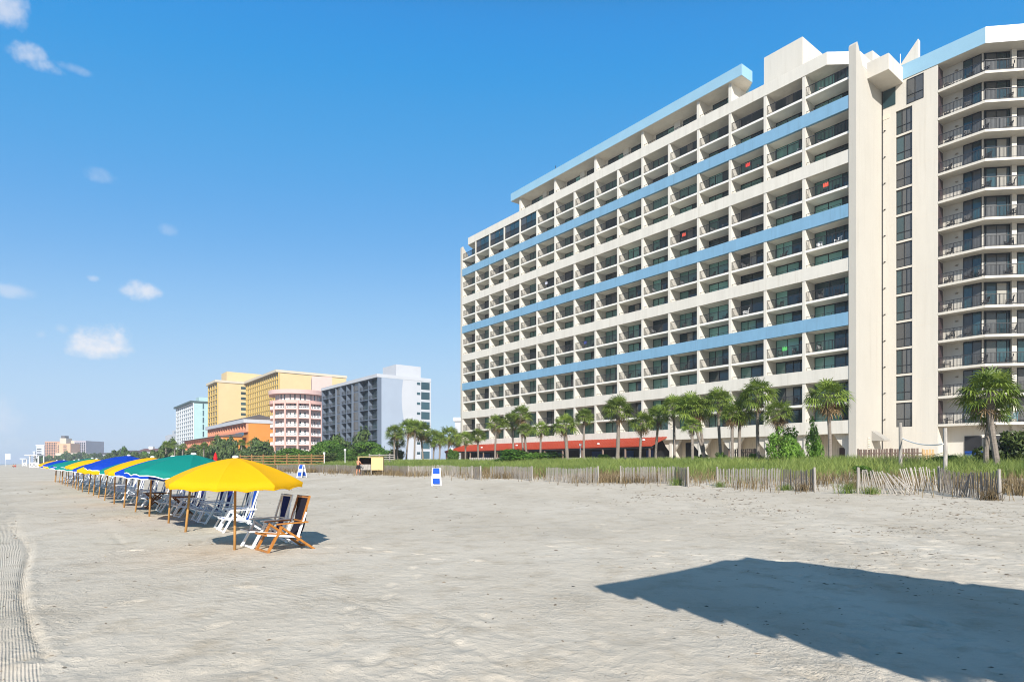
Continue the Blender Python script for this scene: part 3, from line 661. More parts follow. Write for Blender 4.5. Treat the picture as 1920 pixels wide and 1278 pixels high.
def window_meshes(W, H, cuts, curt, t=0.07, mats=None):
    """frame, glass and curtained panes of one sliding window; x runs from 0 to W, outward is +y"""
    f = MB(); xs = [0]+[c*W for c in cuts]+[W]
    f.box(0, W, 0.0, 0.06, 0, t); f.box(0, W, 0.0, 0.06, H-t*1.6, H)
    for i, x in enumerate(xs):
        a, b = (x, x+t) if i == 0 else (x-t, x) if i == len(xs)-1 else (x-t/2, x+t/2)
        f.box(a, b, 0.001, 0.061, t, H-t*1.6)
    g = MB(); c = MB()
    tilt = 0.006*(len(cuts)-2.5)                                    # the sashes never hang quite true
    g.add([(t, 0.010+tilt, t), (W-t, 0.010-tilt, t), (W-t, 0.010-tilt, H-t*1.6), (t, 0.010+tilt, H-t*1.6)], [(1, 0, 3, 2)])
    i0, i1 = min(curt), max(curt)
    a = xs[i0]+(t if i0 == 0 else t/2); b = xs[i1+1]-(t if i1 == len(xs)-2 else t/2)
    c.add([(a, 0.026, t), (b, 0.026, t), (b, 0.026, H-t*1.6), (a, 0.026, H-t*1.6)], [(1, 0, 3, 2)])
    return f.mesh('window', M_FRAME), g.mesh('pane', M_GLASS), c.mesh('curtain', (mats or M_CURT))
Wb = BW-FT
WV = [window_meshes(Wb, 2.36, (0.34, 0.66), (2,)), window_meshes(Wb, 2.36, (0.27, 0.52, 0.77), (3, 2)), window_meshes(Wb, 2.36, (0.34, 0.67), (2, 1)),
      window_meshes(Wb, 2.36, (0.30, 0.50, 0.72), (3,)), window_meshes(Wb, 2.36, (0.3, 0.64), (0,)), window_meshes(Wb, 2.36, (0.30, 0.50, 0.72), (2,), mats=M_CURTB), window_meshes(Wb, 2.36, (0.34, 0.66), (2,), mats=M_DARKCURT)]
def rail_mesh(W, H, step=0.125, name='railing', m=None, b0=0.09):
    r = MB(); r.box(0, W, -0.03, 0.03, H-0.06, H); r.box(0, W, -0.012, 0.012, b0, b0+0.03)
    n = int(W/step)
    for i in range(n+1):
        x = W*i/n; q = 0.025 if i % 12 == 0 or i == n else 0.013
        r.box(x-q if i else 0, x+q if i < n else W, -q*0.9, q*0.9, 0 if q > 0.01 else b0+0.028, H-0.059)
    return r.mesh(name, m or M_BRONZE)
RAILF = rail_mesh(Wb, 1.05)
def low_rail():
    r = MB(); r.box(0, Wb, -0.018, 0.018, 0.27, 0.31)
    for i in range(6): x = Wb*i/5; r.box(max(0, x-0.018), min(Wb, x+0.018), -0.017, 0.017, 0, 0.271)
    return r.mesh('low_railing', M_BRONZE)
RAILL = low_rail()
def far_join(name, items, m):
    """the same piece at many places, as one mesh: items = (mesh, x, y, z)"""
    mb = MB()
    for me, x, y, z in items: mb.add([(v.co.x+x, v.co.y+y, v.co.z+z) for v in me.vertices], [tuple(p.vertices) for p in me.polygons])
    return mb.build(name, m, hotel)
farw = []; farp = []; farc = []; farcb = []; farr = []; farl = []; rw = random.Random(11)
for k in range(NB):
    x0 = finS(k)+FT/2 if k else 0.01; nearb = k < 7
    for j in range(7):
        for up in (0, 1):
            z = zt[j+1]+1.921 if up else zt[j+1]-0.699
            v = WV[rw.choice((0, 0, 1, 1, 1, 2, 2, 2, 3, 4, 5, 6, 2, 1))]
            encl = up and j == 0 and 11 <= k <= 14                 # four glazed-in balconies at the top of the far end
            yv = -2.11
            if encl: yv = -0.14; v = WV[6]
            if nearb:
                f = link('window', v[0], hotel, (x0, yv, z)); link('pane', v[1], f); link('curtain', v[2], f)
                if k == 0: f.scale = ((finS(1)-FT/2-x0)/Wb, 1, 1)
                if up: r = link('railing', RAILF, hotel, (x0, -0.09, z))
                else: r = link('low_railing', RAILL, hotel, (x0, -0.12, zt[j+1]+0.001))
                if k == 0: r.scale = ((finS(1)-FT/2-x0)/Wb, 1, 1)
            else:
                farw.append((v[0], x0, yv, z)); farp.append((v[1], x0, yv, z)); (farcb if v in WV[5:] else farc).append((v[2], x0, yv, z))
                if up: farr.append((RAILF, x0, -0.09, z))
                else: farl.append((RAILL, x0, -0.12, zt[j+1]+0.001))
fw = far_join('window', farw, M_FRAME); fw['kind'] = 'stuff'
for nm, it, m in (('pane', farp, M_GLASS), ('curtain', farc, M_CURT), ('curtain', farcb, M_DARKCURT)):
    o = far_join(nm, it, m); o.parent = fw
far_join('railing', farr, M_BRONZE)['kind'] = 'stuff'; far_join('low_railing', farl, M_BRONZE)['kind'] = 'stuff'

# set-back top storey under the blue roof slab
u = MB(); ZU = TOP
u.box(13.4, finS(12)+0.2, -12, -2.0, ZU-0.01, 46.96)
for k in (3, 4, 6, 8, 10, 12): u.box(finS(k)-0.2, finS(k)+0.2, -2.02, 0.0, ZU-0.01, 46.94)
for k in (5, 7, 9, 11): u.box(finS(k)-0.5, finS(k)+0.5, -2.05, -1.7, ZU-0.01, 46.94)
u.build('upper_storey', M_CREAM, hotel)
UW = window_meshes(3.1, 1.75, (0.36, 0.68), (0,))
for k in range(3, 12):
    f = link('window', UW[0], hotel, (finS(k)+0.55, -1.98, ZU+0.25)); link('pane', UW[1], f); link('curtain', UW[2], f)
for a, b in ((3, 4), (4, 6), (6, 8), (8, 10), (10, 12)):
    r = MB(); r.box(finS(a)+0.2, finS(b)-0.2, -0.12, -0.08, ZU+0.30, ZU+0.34)
    n = int((b-a)*4)
    for i in range(n+1):
        x = finS(a)+0.22+(finS(b)-finS(a)-0.44)*i/n; r.box(x-0.015, x+0.015, -0.115, -0.085, ZU, ZU+0.301)
    r.build('low_railing', M_BRONZE, hotel)
MB().prism([(11.8, 0.40), (55.8, 0.40), (55.8, -12.5), (16.5, -12.5), (14.8, -5.0), (11.8, -1.9)], 46.95, 48.28).build('roof_slab', M_PALEBLUE, hotel)
MB().prism_x([(-2.2, ZU-0.02), (-2.2, 46.2), (-5.4, 46.93), (-7.5, 46.93), (-7.5, ZU-0.02)], 12.2, 13.38).build('gable_wall', M_CREAM2, hotel)
ph = MB().box(7.8, 12.65, -13.5, -6.0, ZU-0.02, 52.0); ph.build('penthouse', M_CREAM2, hotel)
# sculpted stair-head walls at the near end of the roof
q = MB(); q.prism_x([(-6.2, 42.0), (-6.2, 46.4), (-9.2, 46.6), (-12, 46.6), (-12, 42.0)], 0.2, 3.2); q.build('stair_head', M_CREAM2, hotel)
q = MB(); q.prism([(-0.7, -10.5), (-6.6, -10.5), (-6.6, -12.3), (-0.7, -12.3)], 41.9, 43.9); q.build('stair_head', M_CREAM2, hotel)
def fin_sail(x0, x1, z0, zl, zr, y0, y1):
    s_ = MB(); vs = [(x0, y0, z0), (x1, y0, z0), (x1, y0, zr), (x0, y0, zl), (x0, y1, z0), (x1, y1, z0), (x1, y1, zr), (x0, y1, zl)]
    s_.add(vs, [(0, 1, 2, 3), (7, 6, 5, 4), (0, 4, 5, 1), (1, 5, 6, 2), (2, 6, 7, 3), (3, 7, 4, 0)]); return s_
fin_sail(-0.5, -2.95, 42.0, 44.7, 47.5, -9.8, -10.4).build('roof_fin', M_CREAM2, hotel)
MB().prism([(11.83, 0.37), (55.77, 0.37), (55.77, -2.0), (14.0, -3.5), (11.83, -1.9)], 46.935, 46.947).build('soffit', M_CREAM, hotel)
MB().tube([(48, -3, 48.2), (48, -3, 51.2)], 0.05, 6).build('antenna', M_BRONZE, hotel); MB().tube([(-1.3, -9.6, 44), (-1.3, -9.6, 46.6)], 0.04, 6).build('antenna', M_WHITE, hotel)
# link corridor box that juts out between fin and tower
q = MB().box(-0.722, -2.75, -6.24, -2.5, 41.42, 43.05); q.build('link_corridor', M_CREAM2, hotel)

# ground floor: columns with splayed brackets, siding, doors; the restaurant's red roof
g = MB()
for k in range(0, 6):
    s = finS(k) if k else 0.35
    g.box(s-0.2, s+0.2, -2.6, -0.35, 0, 4.58)
    for sg in (-1, 1):
        if k == 0 and sg < 0: continue
        p = [(s+sg*0.19, 4.57), (s+sg*1.45, 4.57), (s+sg*0.9, 3.7), (s+sg*0.19, 2.9)]
        vs = [(a, -0.5, z) for a, z in p]+[(a, -0.9, z) for a, z in p]
        g.add(vs, [(0, 1, 2, 3), (7, 6, 5, 4), (0, 4, 5, 1), (1, 5, 6, 2), (2, 6, 7, 3), (3, 7, 4, 0)])
g.build('column_base', M_CREAM, hotel)
sd = MB(); sd.box(0.0, finS(5), -2.62, -2.45, 0, 4.58)
for i in range(int(22/0.3)): sd.box(0.1+i*0.3, 0.16+i*0.3, -2.46, -2.41, 0.9, 4.57)
sd.build('siding', M_SIDING, hotel)
MB().box(0.62, 2.0, -2.41, -2.36, 0.6, 3.15).build('door', mat('brown_door', (0.06, 0.035, 0.028), 0.5), hotel)
MB().box(19.2, 21.6, -2.41, -2.35, 0.6, 4.2).build('door', M_INT, hotel)
MB().box(15.0, 15.9, -2.41, -2.36, 0.6, 3.8).build('door', mat('grey_door', (0.26, 0.24, 0.21), 0.7), hotel)
aw = MB(); a0, a1 = finS(5)+0.3, S1+1.4
P = [(a0, 0.06, 5.0), (a1-2.2, 0.06, 5.0), (a1, 3.3, 3.8), (a0, 3.3, 3.8)]
vs = P+[(x_, y_, z_-0.14) for x_, y_, z_ in P]+[(a1, -2.4, 3.8), (a1, -2.4, 3.66)]
aw.add(vs, [(0, 1, 2, 3), (7, 6, 5, 4), (3, 2, 6, 7), (0, 3, 7, 4), (1, 8, 2), (2, 8, 9, 6)])
s = a0+0.6
while s < a1-2.3:                                                    # standing seams
    aw.bar((s, 0.08, 5.02), (s, 3.29, 3.83), 0.035, 0.05); s += 0.62
aw.build('red_roof', M_RED, hotel)
rb = MB(); rb.box(a0, S1, -2.48, -1.2, 0, 4.55); rb.box(a0-0.1, a1-0.1, 2.95, 3.2, 3.45, 3.66); rb.build('restaurant_front', M_INT, hotel)
for i in range(13):
    s = a0+0.4+i*(a1-a0-0.8)/12; MB().box(s-0.09, s+0.09, 2.98, 3.16, 0, 3.46).build('post', M_WOODBROWN, hotel)
m_bluescreen = mat('blue_screen', (0.02, 0.05, 0.16), 0.6, var=0.2, scale=2)
for s, wd in ((64.0, 3.6), (58.5, 2.4), (44, 2.6), (35.5, 2.2), (29.5, 1.8), (26, 1.2)):
    MB().box(s, s+wd, -1.19, -1.1, 0.9, 3.3).build('wind_screen', m_bluescreen, hotel)
for s, t_ in ((62, 0.35), (52.5, 0.5), (33, 0.3), (29.2, 0.25), (25.6, 0.6)):
    MB().ball((s, 3.3-3.2*t_, 3.8+1.2*t_+0.10), 0.22, 8, 5, 0.6).build('roof_vent', M_WHITE, hotel)
# end wall details beside the tower: louvre and a little white hood
lv = MB()
for i in range(14): lv.box(-0.74, -0.78, -3.1, -2.6, 1.6+i*0.19, 1.72+i*0.19)
lv.build('louvre', M_SIDING, hotel)
hd = MB(); vs = [(-0.725, -3.6, 4.9), (-0.725, -5.2, 4.9), (-1.9, -5.2, 4.0), (-1.9, -3.6, 4.0), (-0.725, -3.6, 3.85), (-0.725, -5.2, 3.85), (-1.9, -5.2, 3.85), (-1.9, -3.6, 3.85)]
hd.add(vs, [(0, 1, 2, 3), (7, 6, 5, 4), (3, 2, 6, 7), (0, 3, 7, 4), (1, 5, 6, 2), (0, 4, 5, 1)]); hd.build('hood', mat('hood_paint', (0.33, 0.31, 0.275), 0.7), hotel)

# ------------------------------------------------------------------ the angled tower at the right
tw0 = A0-N*6.2
tower = empty('hotel_tower', (tw0[0], tw0[1], 0), ROT, 'cream tower with wraparound balconies and a tall strip of dark windows', 'hotel tower')
def T(a, b): return (-a, -b)
w = MB(); ZR = 41.75
w.prism([T(-0.0, 0), T(2.07, 0), T(2.07, 0.25), T(-0.0, 0.25)], 0, ZR)
w.prism([T(3.61, 0), T(5.88, 0), T(5.88, 0.25), T(3.61, 0.25)], 0, ZR)
w.prism([T(0, 0.24), T(5.88, 0.24), T(5.88, 1.45), T(9.2, 1.45), T(15.35, 7.6), T(15.35, 20), T(0, 20)], 0, ZR-0.01)
SLB = [5.2+2.808*k for k in range(13)]
w.prism([T(2.071, 0.002), T(3.609, 0.002), T(3.609, 0.23), T(2.071, 0.23)], 0, SLB[0]+0.12)
for k in range(12): w.prism([T(2.071, 0.03), T(3.609, 0.03), T(3.609, 0.23), T(2.071, 0.23)], SLB[k]+2.67, SLB[k]+2.88)
w.prism([T(2.071, 0.004), T(3.609, 0.004), T(3.609, 0.23), T(2.071, 0.23)], SLB[11]+2.6, ZR-0.02)
w.build('wall', M_CREAM2, tower)
TW = window_meshes(1.53, 2.55, (0.5,), (0,), 0.05, M_DARKCURT); TW2 = window_meshes(1.53, 2.55, (0.5,), (0, 1), 0.05, M_DARKCURT); TW3 = window_meshes(1.53, 2.55, (0.36, 0.64), (0, 1), 0.05, M_DARKCURT)
bar = MB().box(0, 1.53, 0.0, 0.07, 0.82, 0.87).mesh('transom', M_FRAME)
for k in range(12):
    v = (TW, TW2, TW3)[(k*5+1) % 3]; f = link('window', v[0], tower, (-3.605, -0.20, SLB[k]+0.125)); link('pane', v[1], f); link('curtain', v[2], f); link('transom', bar, f)
f = link('window', TW2[0], tower, (-4.65, -0.02, SLB[12]+0.1)); link('curtain', TW2[2], f); link('transom', bar, f)
slab = MB().prism([T(5.90, -0.001), T(9.8, 0), T(16.8, 7.0), T(16.8, 20), T(12, 20), T(12, 6), T(8, 3), T(5.90, 3)], 0, 0.24).mesh('balcony_slab', M_CREAM2)
slab0 = MB().prism([T(5.90, -0.01), T(9.8, 0), T(16.8, 7.0), T(16.8, 20), T(12, 20), T(12, 6), T(8, 3), T(5.90, 3)], 0, 0.24)
# one railing follows the slab edge round the chamfer
def rail_path(pts, H, step):
    r = MB()
    for i in range(len(pts)-1):
        p = Vector((*pts[i], 0)); q = Vector((*pts[i+1], 0)); L = (q-p).length; d = (q-p)/L
        up = Vector((0, 0, 1))
        r.bar(p+up*(H-0.02), q+up*(H-0.02), 0.065, 0.055); r.bar(p+up*0.12, q+up*0.12, 0.03, 0.04)
        n = int(L/step)
        for j in range(n+1):
            c = p+d*(L*j/n); th = 0.05 if j % 11 == 0 else 0.024
            r.bar(c+up*(0.0 if th > 0.02 else 0.13), c+up*(H-0.049), th, th)
    return r.mesh('railing', M_RAIL2)
rp = rail_path([T(5.92, 0.10), T(9.76, 0.10), T(16.7, 7.04)], 1.08, 0.115)
def oriented(me_list, root, p, q, z, off):
    """set window meshes along the plan line p->q (both T coords), facing out"""
    P = Vector(T(*p)); Q = Vector(T(*q)); an = math.atan2((P-Q).y, (P-Q).x)
    nrm = Vector((-math.sin(an), math.cos(an)))
    f = link('window', me_list[0], root, (Q.x+nrm.x*off, Q.y+nrm.y*off, z), (0, 0, an)); link('pane', me_list[1], f); link('curtain', me_list[2], f); return f
D7 = (math.cos(rad(45)), math.sin(rad(45)))
def cp(c): return (9.2+D7[0]*c, 1.45+D7[1]*c)
SW = [window_meshes(1.5, 2.54, (0.5,), (0,), 0.06, M_DARKCURT), window_meshes(1.5, 2.54, (0.5,), (1,), 0.06, M_DARKCURT)]
CW = [window_meshes(2.35, 2.54, (0.12, 0.52, 0.92), (1,), 0.07, M_CURTB), window_meshes(2.35, 2.54, (0.12, 0.52, 0.92), (2,), 0.07, M_DARKCURT), window_meshes(2.35, 2.54, (0.12, 0.52, 0.92), (1, 2), 0.07, M_DARKCURT)]
lamp = MB().ball((0, 0, 0), 0.14, 10, 6, 0.55).mesh('wall_light', mat('lamp_metal', (0.25, 0.22, 0.17), 0.5, spec=0.5))
sdoor = MB().box(0, 0.05, 0.12, 1.30, 0, 2.4).mesh('side_door', mat('side_door_paint', (0.05, 0.032, 0.035), 0.4, spec=0.5))
for k in range(13):
    z = SLB[k]; zf = z+0.241
    link('balcony_slab', slab, tower, (0, 0, z)); link('railing', rp, tower, (0, 0, zf))
    if k < 13:
        oriented(SW[(k*3) % 2], tower, (7.65, 1.45), (9.15, 1.45), zf, 0.012)
        oriented(CW[(k*2+k//3) % 3], tower, cp(0.12), cp(2.47), zf, 0.012)
        oriented(CW[(k+1) % 3], tower, cp(2.95), cp(5.30), zf, 0.012)
        link('wall_light', lamp, tower, (T(7.1, 1.40)[0], T(7.1, 1.40)[1], zf+1.95))
        link('side_door', sdoor, tower, (T(5.945, 1.40)[0], T(5.945, 1.40)[1], zf))
pil = MB()
for c in (2.70, 5.55):
    a, b = cp(c); a -= -0.28*D7[1]; b += -0.28*D7[0]
    pil.prism([T(a-0.22*D7[0], b-0.22*D7[1]), T(a+0.22*D7[0], b+0.22*D7[1]), T(a+0.22*D7[0]-0.5*D7[1], b+0.22*D7[1]+0.5*D7[0]), T(a-0.22*D7[0]-0.5*D7[1], b-0.22*D7[1]+0.5*D7[0])], 0, ZR-0.01)
pil.build('column', M_CREAM2, tower)
MB().prism([T(2.09, -0.06), T(9.83, -0.06), T(16.9, 7.0), T(16.9, 20.2), T(2.09, 20.2)], ZR, 43.3).build('roof', M_PALEBLUE, tower)
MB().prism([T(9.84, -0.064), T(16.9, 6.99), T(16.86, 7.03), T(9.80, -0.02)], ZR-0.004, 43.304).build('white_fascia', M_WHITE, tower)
MB().prism([T(2.12, -0.03), T(9.80, -0.03), T(16.86, 7.02), T(16.86, 20), T(2.12, 20)], ZR-0.016, ZR-0.005).build('soffit', M_CREAM2, tower)
MB().box(-0.86, -2.05, 0.001, 0.05, 39.5, 41.35).build('recess_window', M_GLASS, tower)
MB().prism([T(-0.02, 0.3), T(2.08, 0.3), T(2.08, 18), T(-0.02, 18)], ZR, 42.6).build('roof_deck', M_CREAM2, tower)
bx = MB().box(-0.62, -1.5, -0.02, 0.03, 38.3, 38.75); bx.build('vent', M_SIDING, tower)
for k in range(12): MB().ball((-1.02, 0.06, 37.1-2.81*k), 0.11, 8, 5, 0.5).build('wall_spout', M_RAIL2, tower)
jt = MB().box(-0.82, -0.723, 0.002, 0.05, 0.0, 41.4); jt.build('expansion_joint', M_INT, tower)
for j in range(7):
    MB().box(-0.73, -2.05, 0.001, 0.004, zt[j+1]-1.3, zt[j+1]-1.275).build('panel_joint', M_SIDING, tower); MB().box(-3.63, -5.87, 0.001, 0.004, zt[j+1]-1.3, zt[j+1]-1.275).build('panel_joint', M_SIDING, tower)
gf = MB(); gf.prism([T(9.4, 1.30), T(15.1, 7.1), T(15.2, 7.0), T(9.5, 1.2)], 0.4, 4.2); gf.prism([T(7.75, 1.449), T(9.15, 1.449), T(9.15, 1.38), T(7.75, 1.38)], 0.4, 4.2); gf.build('ground_floor_glazing', M_INT, tower)

# patio chairs on the balconies
pc = MB()
for sx in (-0.24, 0.24):
    pc.bar((sx, 0.25, 0), (sx, 0.22, 0.62), 0.035); pc.bar((sx, -0.28, 0), (sx, -0.24, 0.62), 0.035); pc.bar((sx, 0.27, 0.63), (sx, -0.26, 0.63), 0.05, 0.03)
pc.box(-0.24, 0.24, -0.22, 0.24, 0.38, 0.43)
for i in range(6): x_ = -0.22+0.088*i; pc.bar((x_, -0.22, 0.42), (x_, -0.36, 0.95), 0.05, 0.02)
pc.bar((-0.25, -0.37, 0.96), (0.25, -0.37, 0.96), 0.05, 0.04)
PCH = pc.mesh('patio_chair', M_BRONZE); PCW = pc.mesh('patio_chair', M_WHITEPL); PCA = pc.mesh('patio_chair', mat('aqua_chair_paint', (0.35, 0.62, 0.66), 0.5))
spots = ['beside the pale wall', 'in front of the dark window', 'at the bend of the railing', 'before the glass doors']
SP = [(6.6, 0.75), (8.2, 0.7), (9.5, 0.85), (11.2, 2.25), (12.3, 3.4)]
def plan(root, x_, y_, z_): return root.matrix_basis @ Vector((x_, y_, z_))
for e in (hotel, tower): e.matrix_basis = Matrix.Translation(e.location) @ Euler(e.rotation_euler).to_matrix().to_4x4()
rc = random.Random(5)
for k in range(13):
    for i in range(4):
        if rc.random() < 0.2: continue
        a, b = SP[i]; a += rc.uniform(-0.2, 0.2)
        me = PCA if (k == 0 and i in (2, 3)) else PCH
        p = plan(tower, *T(a, b), SLB[k]+0.242)
        o = link('patio_chair', me, None, p, (0, 0, ROT+rc.uniform(-0.8, 0.8)+(0 if i < 3 else -0.78)))
        tag(o, f"{'aqua' if me is PCA else 'dark'} patio chair {spots[i]}, {ORD[k]} tower balcony up", 'chair', 'patio chairs on the tower balconies')
for k in range(0, 10):
    for j in range(7):
        for i in range(2):
            if rc.random() < 0.15: continue
            wh = (k == 0 and j == 3) or (k, j, i) in ((1, 5, 0), (2, 2, 1))
            x_ = finS(k)+(1.2 if i == 0 else 3.1)+rc.uniform(-0.3, 0.3)
            p = plan(hotel, x_, -1.0, zt[7-j]+1.922)
            o = link('patio_chair', PCW if wh else PCH, None, p, (0, 0, ROT+rc.uniform(-0.9, 0.9)))
            tag(o, f"{'white' if wh else 'dark'} patio chair, {'near' if i == 0 else 'far'} side of {ORD[j]} balcony up, {ORD[k]} bay from tall fin", 'chair', 'patio chairs on the hotel balconies')
tow = [(2, 5, (0.6, 0.05, 0.04), 'red'), (4, 4, (0.55, 0.08, 0.05), 'brick red'), (0, 4, (0.65, 0.10, 0.06), 'bright red'), (8, 2, (0.05, 0.06, 0.2), 'navy'), (1, 1, (0.10, 0.45, 0.12), 'green'), (10, 4, (0.5, 0.5, 0.55), 'white')]
for k, j, c, nm in tow:
    t_ = MB(); r0 = random.Random(k); n = 8
    for i in range(n):
        x0, x1 = 0.55*i/n, 0.55*(i+1)/n; d0 = 0.03+0.015*math.sin(i*1.9); d1 = 0.03+0.015*math.sin((i+1)*1.9)
        t_.add([(x0, d0, 0.62), (x1, d1, 0.62), (x1, 0.03, 1.07), (x0, 0.03, 1.07), (x0, -0.04, 1.07), (x1, -0.04, 1.07), (x0, -0.04-d0*0.3, 0.7), (x1, -0.04-d1*0.3, 0.7)], [(0, 1, 2, 3), (3, 2, 5, 4), (4, 5, 7, 6)])
    o = t_.build('towel', mat(f'{nm.replace(" ", "_")}_towel', c, 0.9, var=0.2, scale=9)); o.location = plan(hotel, finS(k)+1.9, -0.09, zt[7-j]+1.92); o.rotation_euler = (0, 0, ROT)
    tag(o, f'{nm} towel over the {ORD[j]} railing up, {ORD[k]} bay from the tall fin', 'towel', 'towels on the balcony railings')
# ------------------------------------------------------------------ hotels farther along the shore
def at(px, Y): return ((px-CX)/F*Y, Y)
class Block:
    """a building in its own frame: local +x along the sea front away from the viewer, +y seaward; corner = its near front corner"""
    def __init__(s, name, px, Y, label, cat, ang=ROT, group=None):
        x, y = at(px, Y); s.o = empty(name, (x, y, 0), ang, label, cat, group); s.ang = ang
        s.u = np.array([math.cos(ang), math.sin(ang)]); s.n = np.array([-math.sin(ang), math.cos(ang)]); s.p = np.array([x, y])
    def s_at(s, px, d=0):
        """distance along the front (at depth d) seen in photo column px"""
        t = (px-CX)/F; q = s.p-s.n*d
        return (q[0]-t*q[1])/(t*s.u[1]-s.u[0])
    def d_at(s, px, l=0):
        t = (px-CX)/F; q = s.p+s.u*l; v = -s.n
        return (q[0]-t*q[1])/(t*v[1]-v[0])
    def part(s, name, mb, m): return mb.build(name, m, s.o)
    def loggias(s, s0, s1, nb, z0, z1, nf, wall, dep=1.3, fin=0.3, slab=0.25, rail=None, railh=1.0, glass=M_GLASS, parapet=0.0, skip=()):
        """open balcony front between s0 and s1: one mesh of fins and slabs, and a window part in every opening"""
        g = MB(); bw = (s1-s0)/nb; fh = (z1-z0)/nf
        for k in range(nb+1): c = s0+k*bw; g.box(c-fin/2, c+fin/2, 0, dep, z0, z1)
        for j in range(nf+1):
            g.box(s0, s1, 0.01, dep-0.02, z0+j*fh-slab/2, z0+j*fh+slab/2)
            if parapet and j < nf: g.box(s0, s1, dep-0.18, dep-0.03, z0+j*fh+slab/2-0.01, z0+j*fh+slab/2+parapet)
        s.part('balcony_grid', g, wall)
        wv = window_meshes(bw-fin, fh-slab, (0.4, 0.7), (0,), 0.09, M_CURTB if glass is M_GLASS else M_INT)
        rl = None
        if rail:
            r = MB(); r.box(0, bw-fin, -0.03, 0.03, railh-0.08, railh); n = int((bw-fin)/0.35)
            for i in range(n+1): x_ = (bw-fin)*i/n; r.box(max(0, x_-0.02), min(bw-fin, x_+0.02), -0.025, 0.025, 0, railh-0.079)
            rl = r.mesh('railing', rail)
        items = [(k, j) for k in range(nb) for j in range(nf) if (k, j) not in skip]
        if len(items) <= 100:
            for k, j in items:
                x_, z_ = s0+k*bw+fin/2, z0+j*fh+slab/2
                f = link('window', wv[0], s.o, (x_, 0.03, z_)); link('pane', wv[1], f); link('curtain', wv[2], f)
                if rl: link('railing', rl, s.o, (x_, dep-0.12, z_))
        else:
            for ii, nm, mm in ((0, 'window', M_FRAME), (1, 'pane', M_GLASS), (2, 'curtain', M_CURTB if glass else M_INT)):
                mb = MB()
                for k, j in items:
                    for me in (wv[ii],): mb.add([(v.co.x+s0+k*bw+fin/2, v.co.y+0.03, v.co.z+z0+j*fh+slab/2) for v in me.vertices], [tuple(p.vertices) for p in me.polygons])
                o = mb.build(nm, mm, s.o if ii == 0 else fw_)
                if ii == 0: fw_ = o; o['kind'] = 'stuff'
    def side_windows(s, d0, d1, zs, h, face_x=-0.04, name='window'):
        """dark windows on the near end wall, between depths d0 and d1"""
        me = MB().box(-0.02, 0.05, -d1, -d0, 0, h).mesh(name, M_GLASS)
        for z in zs: link(name, me, s.o, (face_x, 0, z))
def fm(name, c, **k): return mat(name, c, 0.85, var=k.get('var', 0.05), scale=k.get('scale', 0.15), spec=0.2)
F_GREY = fm('grey_paint', (0.36, 0.40, 0.46)); F_WHITE = fm('white_stucco', (0.43, 0.44, 0.46)); F_YEL = fm('yellow_stucco', (0.56, 0.38, 0.11)); F_YELP = fm('pale_yellow_stucco', (0.56, 0.42, 0.225))
F_PINK = fm('pink_stucco', (0.58, 0.36, 0.31)); F_PINKP = fm('pale_pink_stucco', (0.53, 0.37, 0.33)); F_ORANGE = fm('orange_stucco', (0.53, 0.215, 0.042)); F_SALMON = fm('salmon_stucco', (0.68, 0.27, 0.15))
F_MINT = fm('mint_stucco', (0.33, 0.47, 0.46)); F_FASC = fm('white_fascia_paint', (0.60, 0.58, 0.54)); F_ROOF = fm('dark_roof', (0.10, 0.085, 0.08)); F_STRIPE = fm('bluegrey_paint', (0.11, 0.135, 0.175)); F_TANB = fm('tan_brick', (0.50, 0.27, 0.16)); F_CREAMF = fm('cream_far', (0.50, 0.44, 0.34))
m_bigglass = mat('brown_blind', (0.09, 0.075, 0.06), 0.25, var=0.3, scale=0.8, coat=0.5)

# grey-and-white hotel with bent white end wall
B = Block('grey_hotel', 717, 180, 'grey and white hotel with dark balcony front and curved two-tone end wall', 'hotel')
L = B.s_at(611); D = B.d_at(808); H = zat(701, 180); Hb = H-1.0
q = MB().box(0.0, L, -D, -0.3, 0, Hb); B.part('wall', q, F_WHITE)
q = MB()                                                             # the blue-grey half of the end wall, with its wavy edge
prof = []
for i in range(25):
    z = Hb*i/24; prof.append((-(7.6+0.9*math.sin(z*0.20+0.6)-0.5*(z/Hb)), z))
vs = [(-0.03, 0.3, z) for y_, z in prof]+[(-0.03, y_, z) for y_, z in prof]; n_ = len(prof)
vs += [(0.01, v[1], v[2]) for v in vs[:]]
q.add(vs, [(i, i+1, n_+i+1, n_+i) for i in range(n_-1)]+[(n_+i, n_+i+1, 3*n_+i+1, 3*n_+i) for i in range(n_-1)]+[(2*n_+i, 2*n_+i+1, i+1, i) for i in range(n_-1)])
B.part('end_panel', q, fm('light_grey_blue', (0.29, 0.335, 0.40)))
B.part('roof', MB().box(-0.06, L+0.05, -D-0.05, 1.75, Hb, H), F_WHITE)
q = MB(); xs_ = [0, L*0.30, L*0.42, L*0.62, L*0.72, L]; nf = 8; z0_, z1_ = 2.4, Hb
for c in (0.15, xs_[1], xs_[2], xs_[3], xs_[4], L-0.15): q.box(c-0.14, c+0.14, -0.3, 1.55, 0, Hb-0.005)
B.part('pier', q, F_STRIPE)
B.loggias(xs_[0]+0.3, xs_[1]-0.15, 2, z0_, z1_, nf, F_STRIPE, 1.4, 0.25, 0.22, M_BRONZE); B.loggias(xs_[2]+0.15, xs_[3]-0.15, 2, z0_, z1_, nf, F_STRIPE, 1.4, 0.25, 0.22, M_BRONZE); B.loggias(xs_[4]+0.15, xs_[5]-0.3, 2, z0_, z1_, nf, F_STRIPE, 1.4, 0.25, 0.22, M_BRONZE)
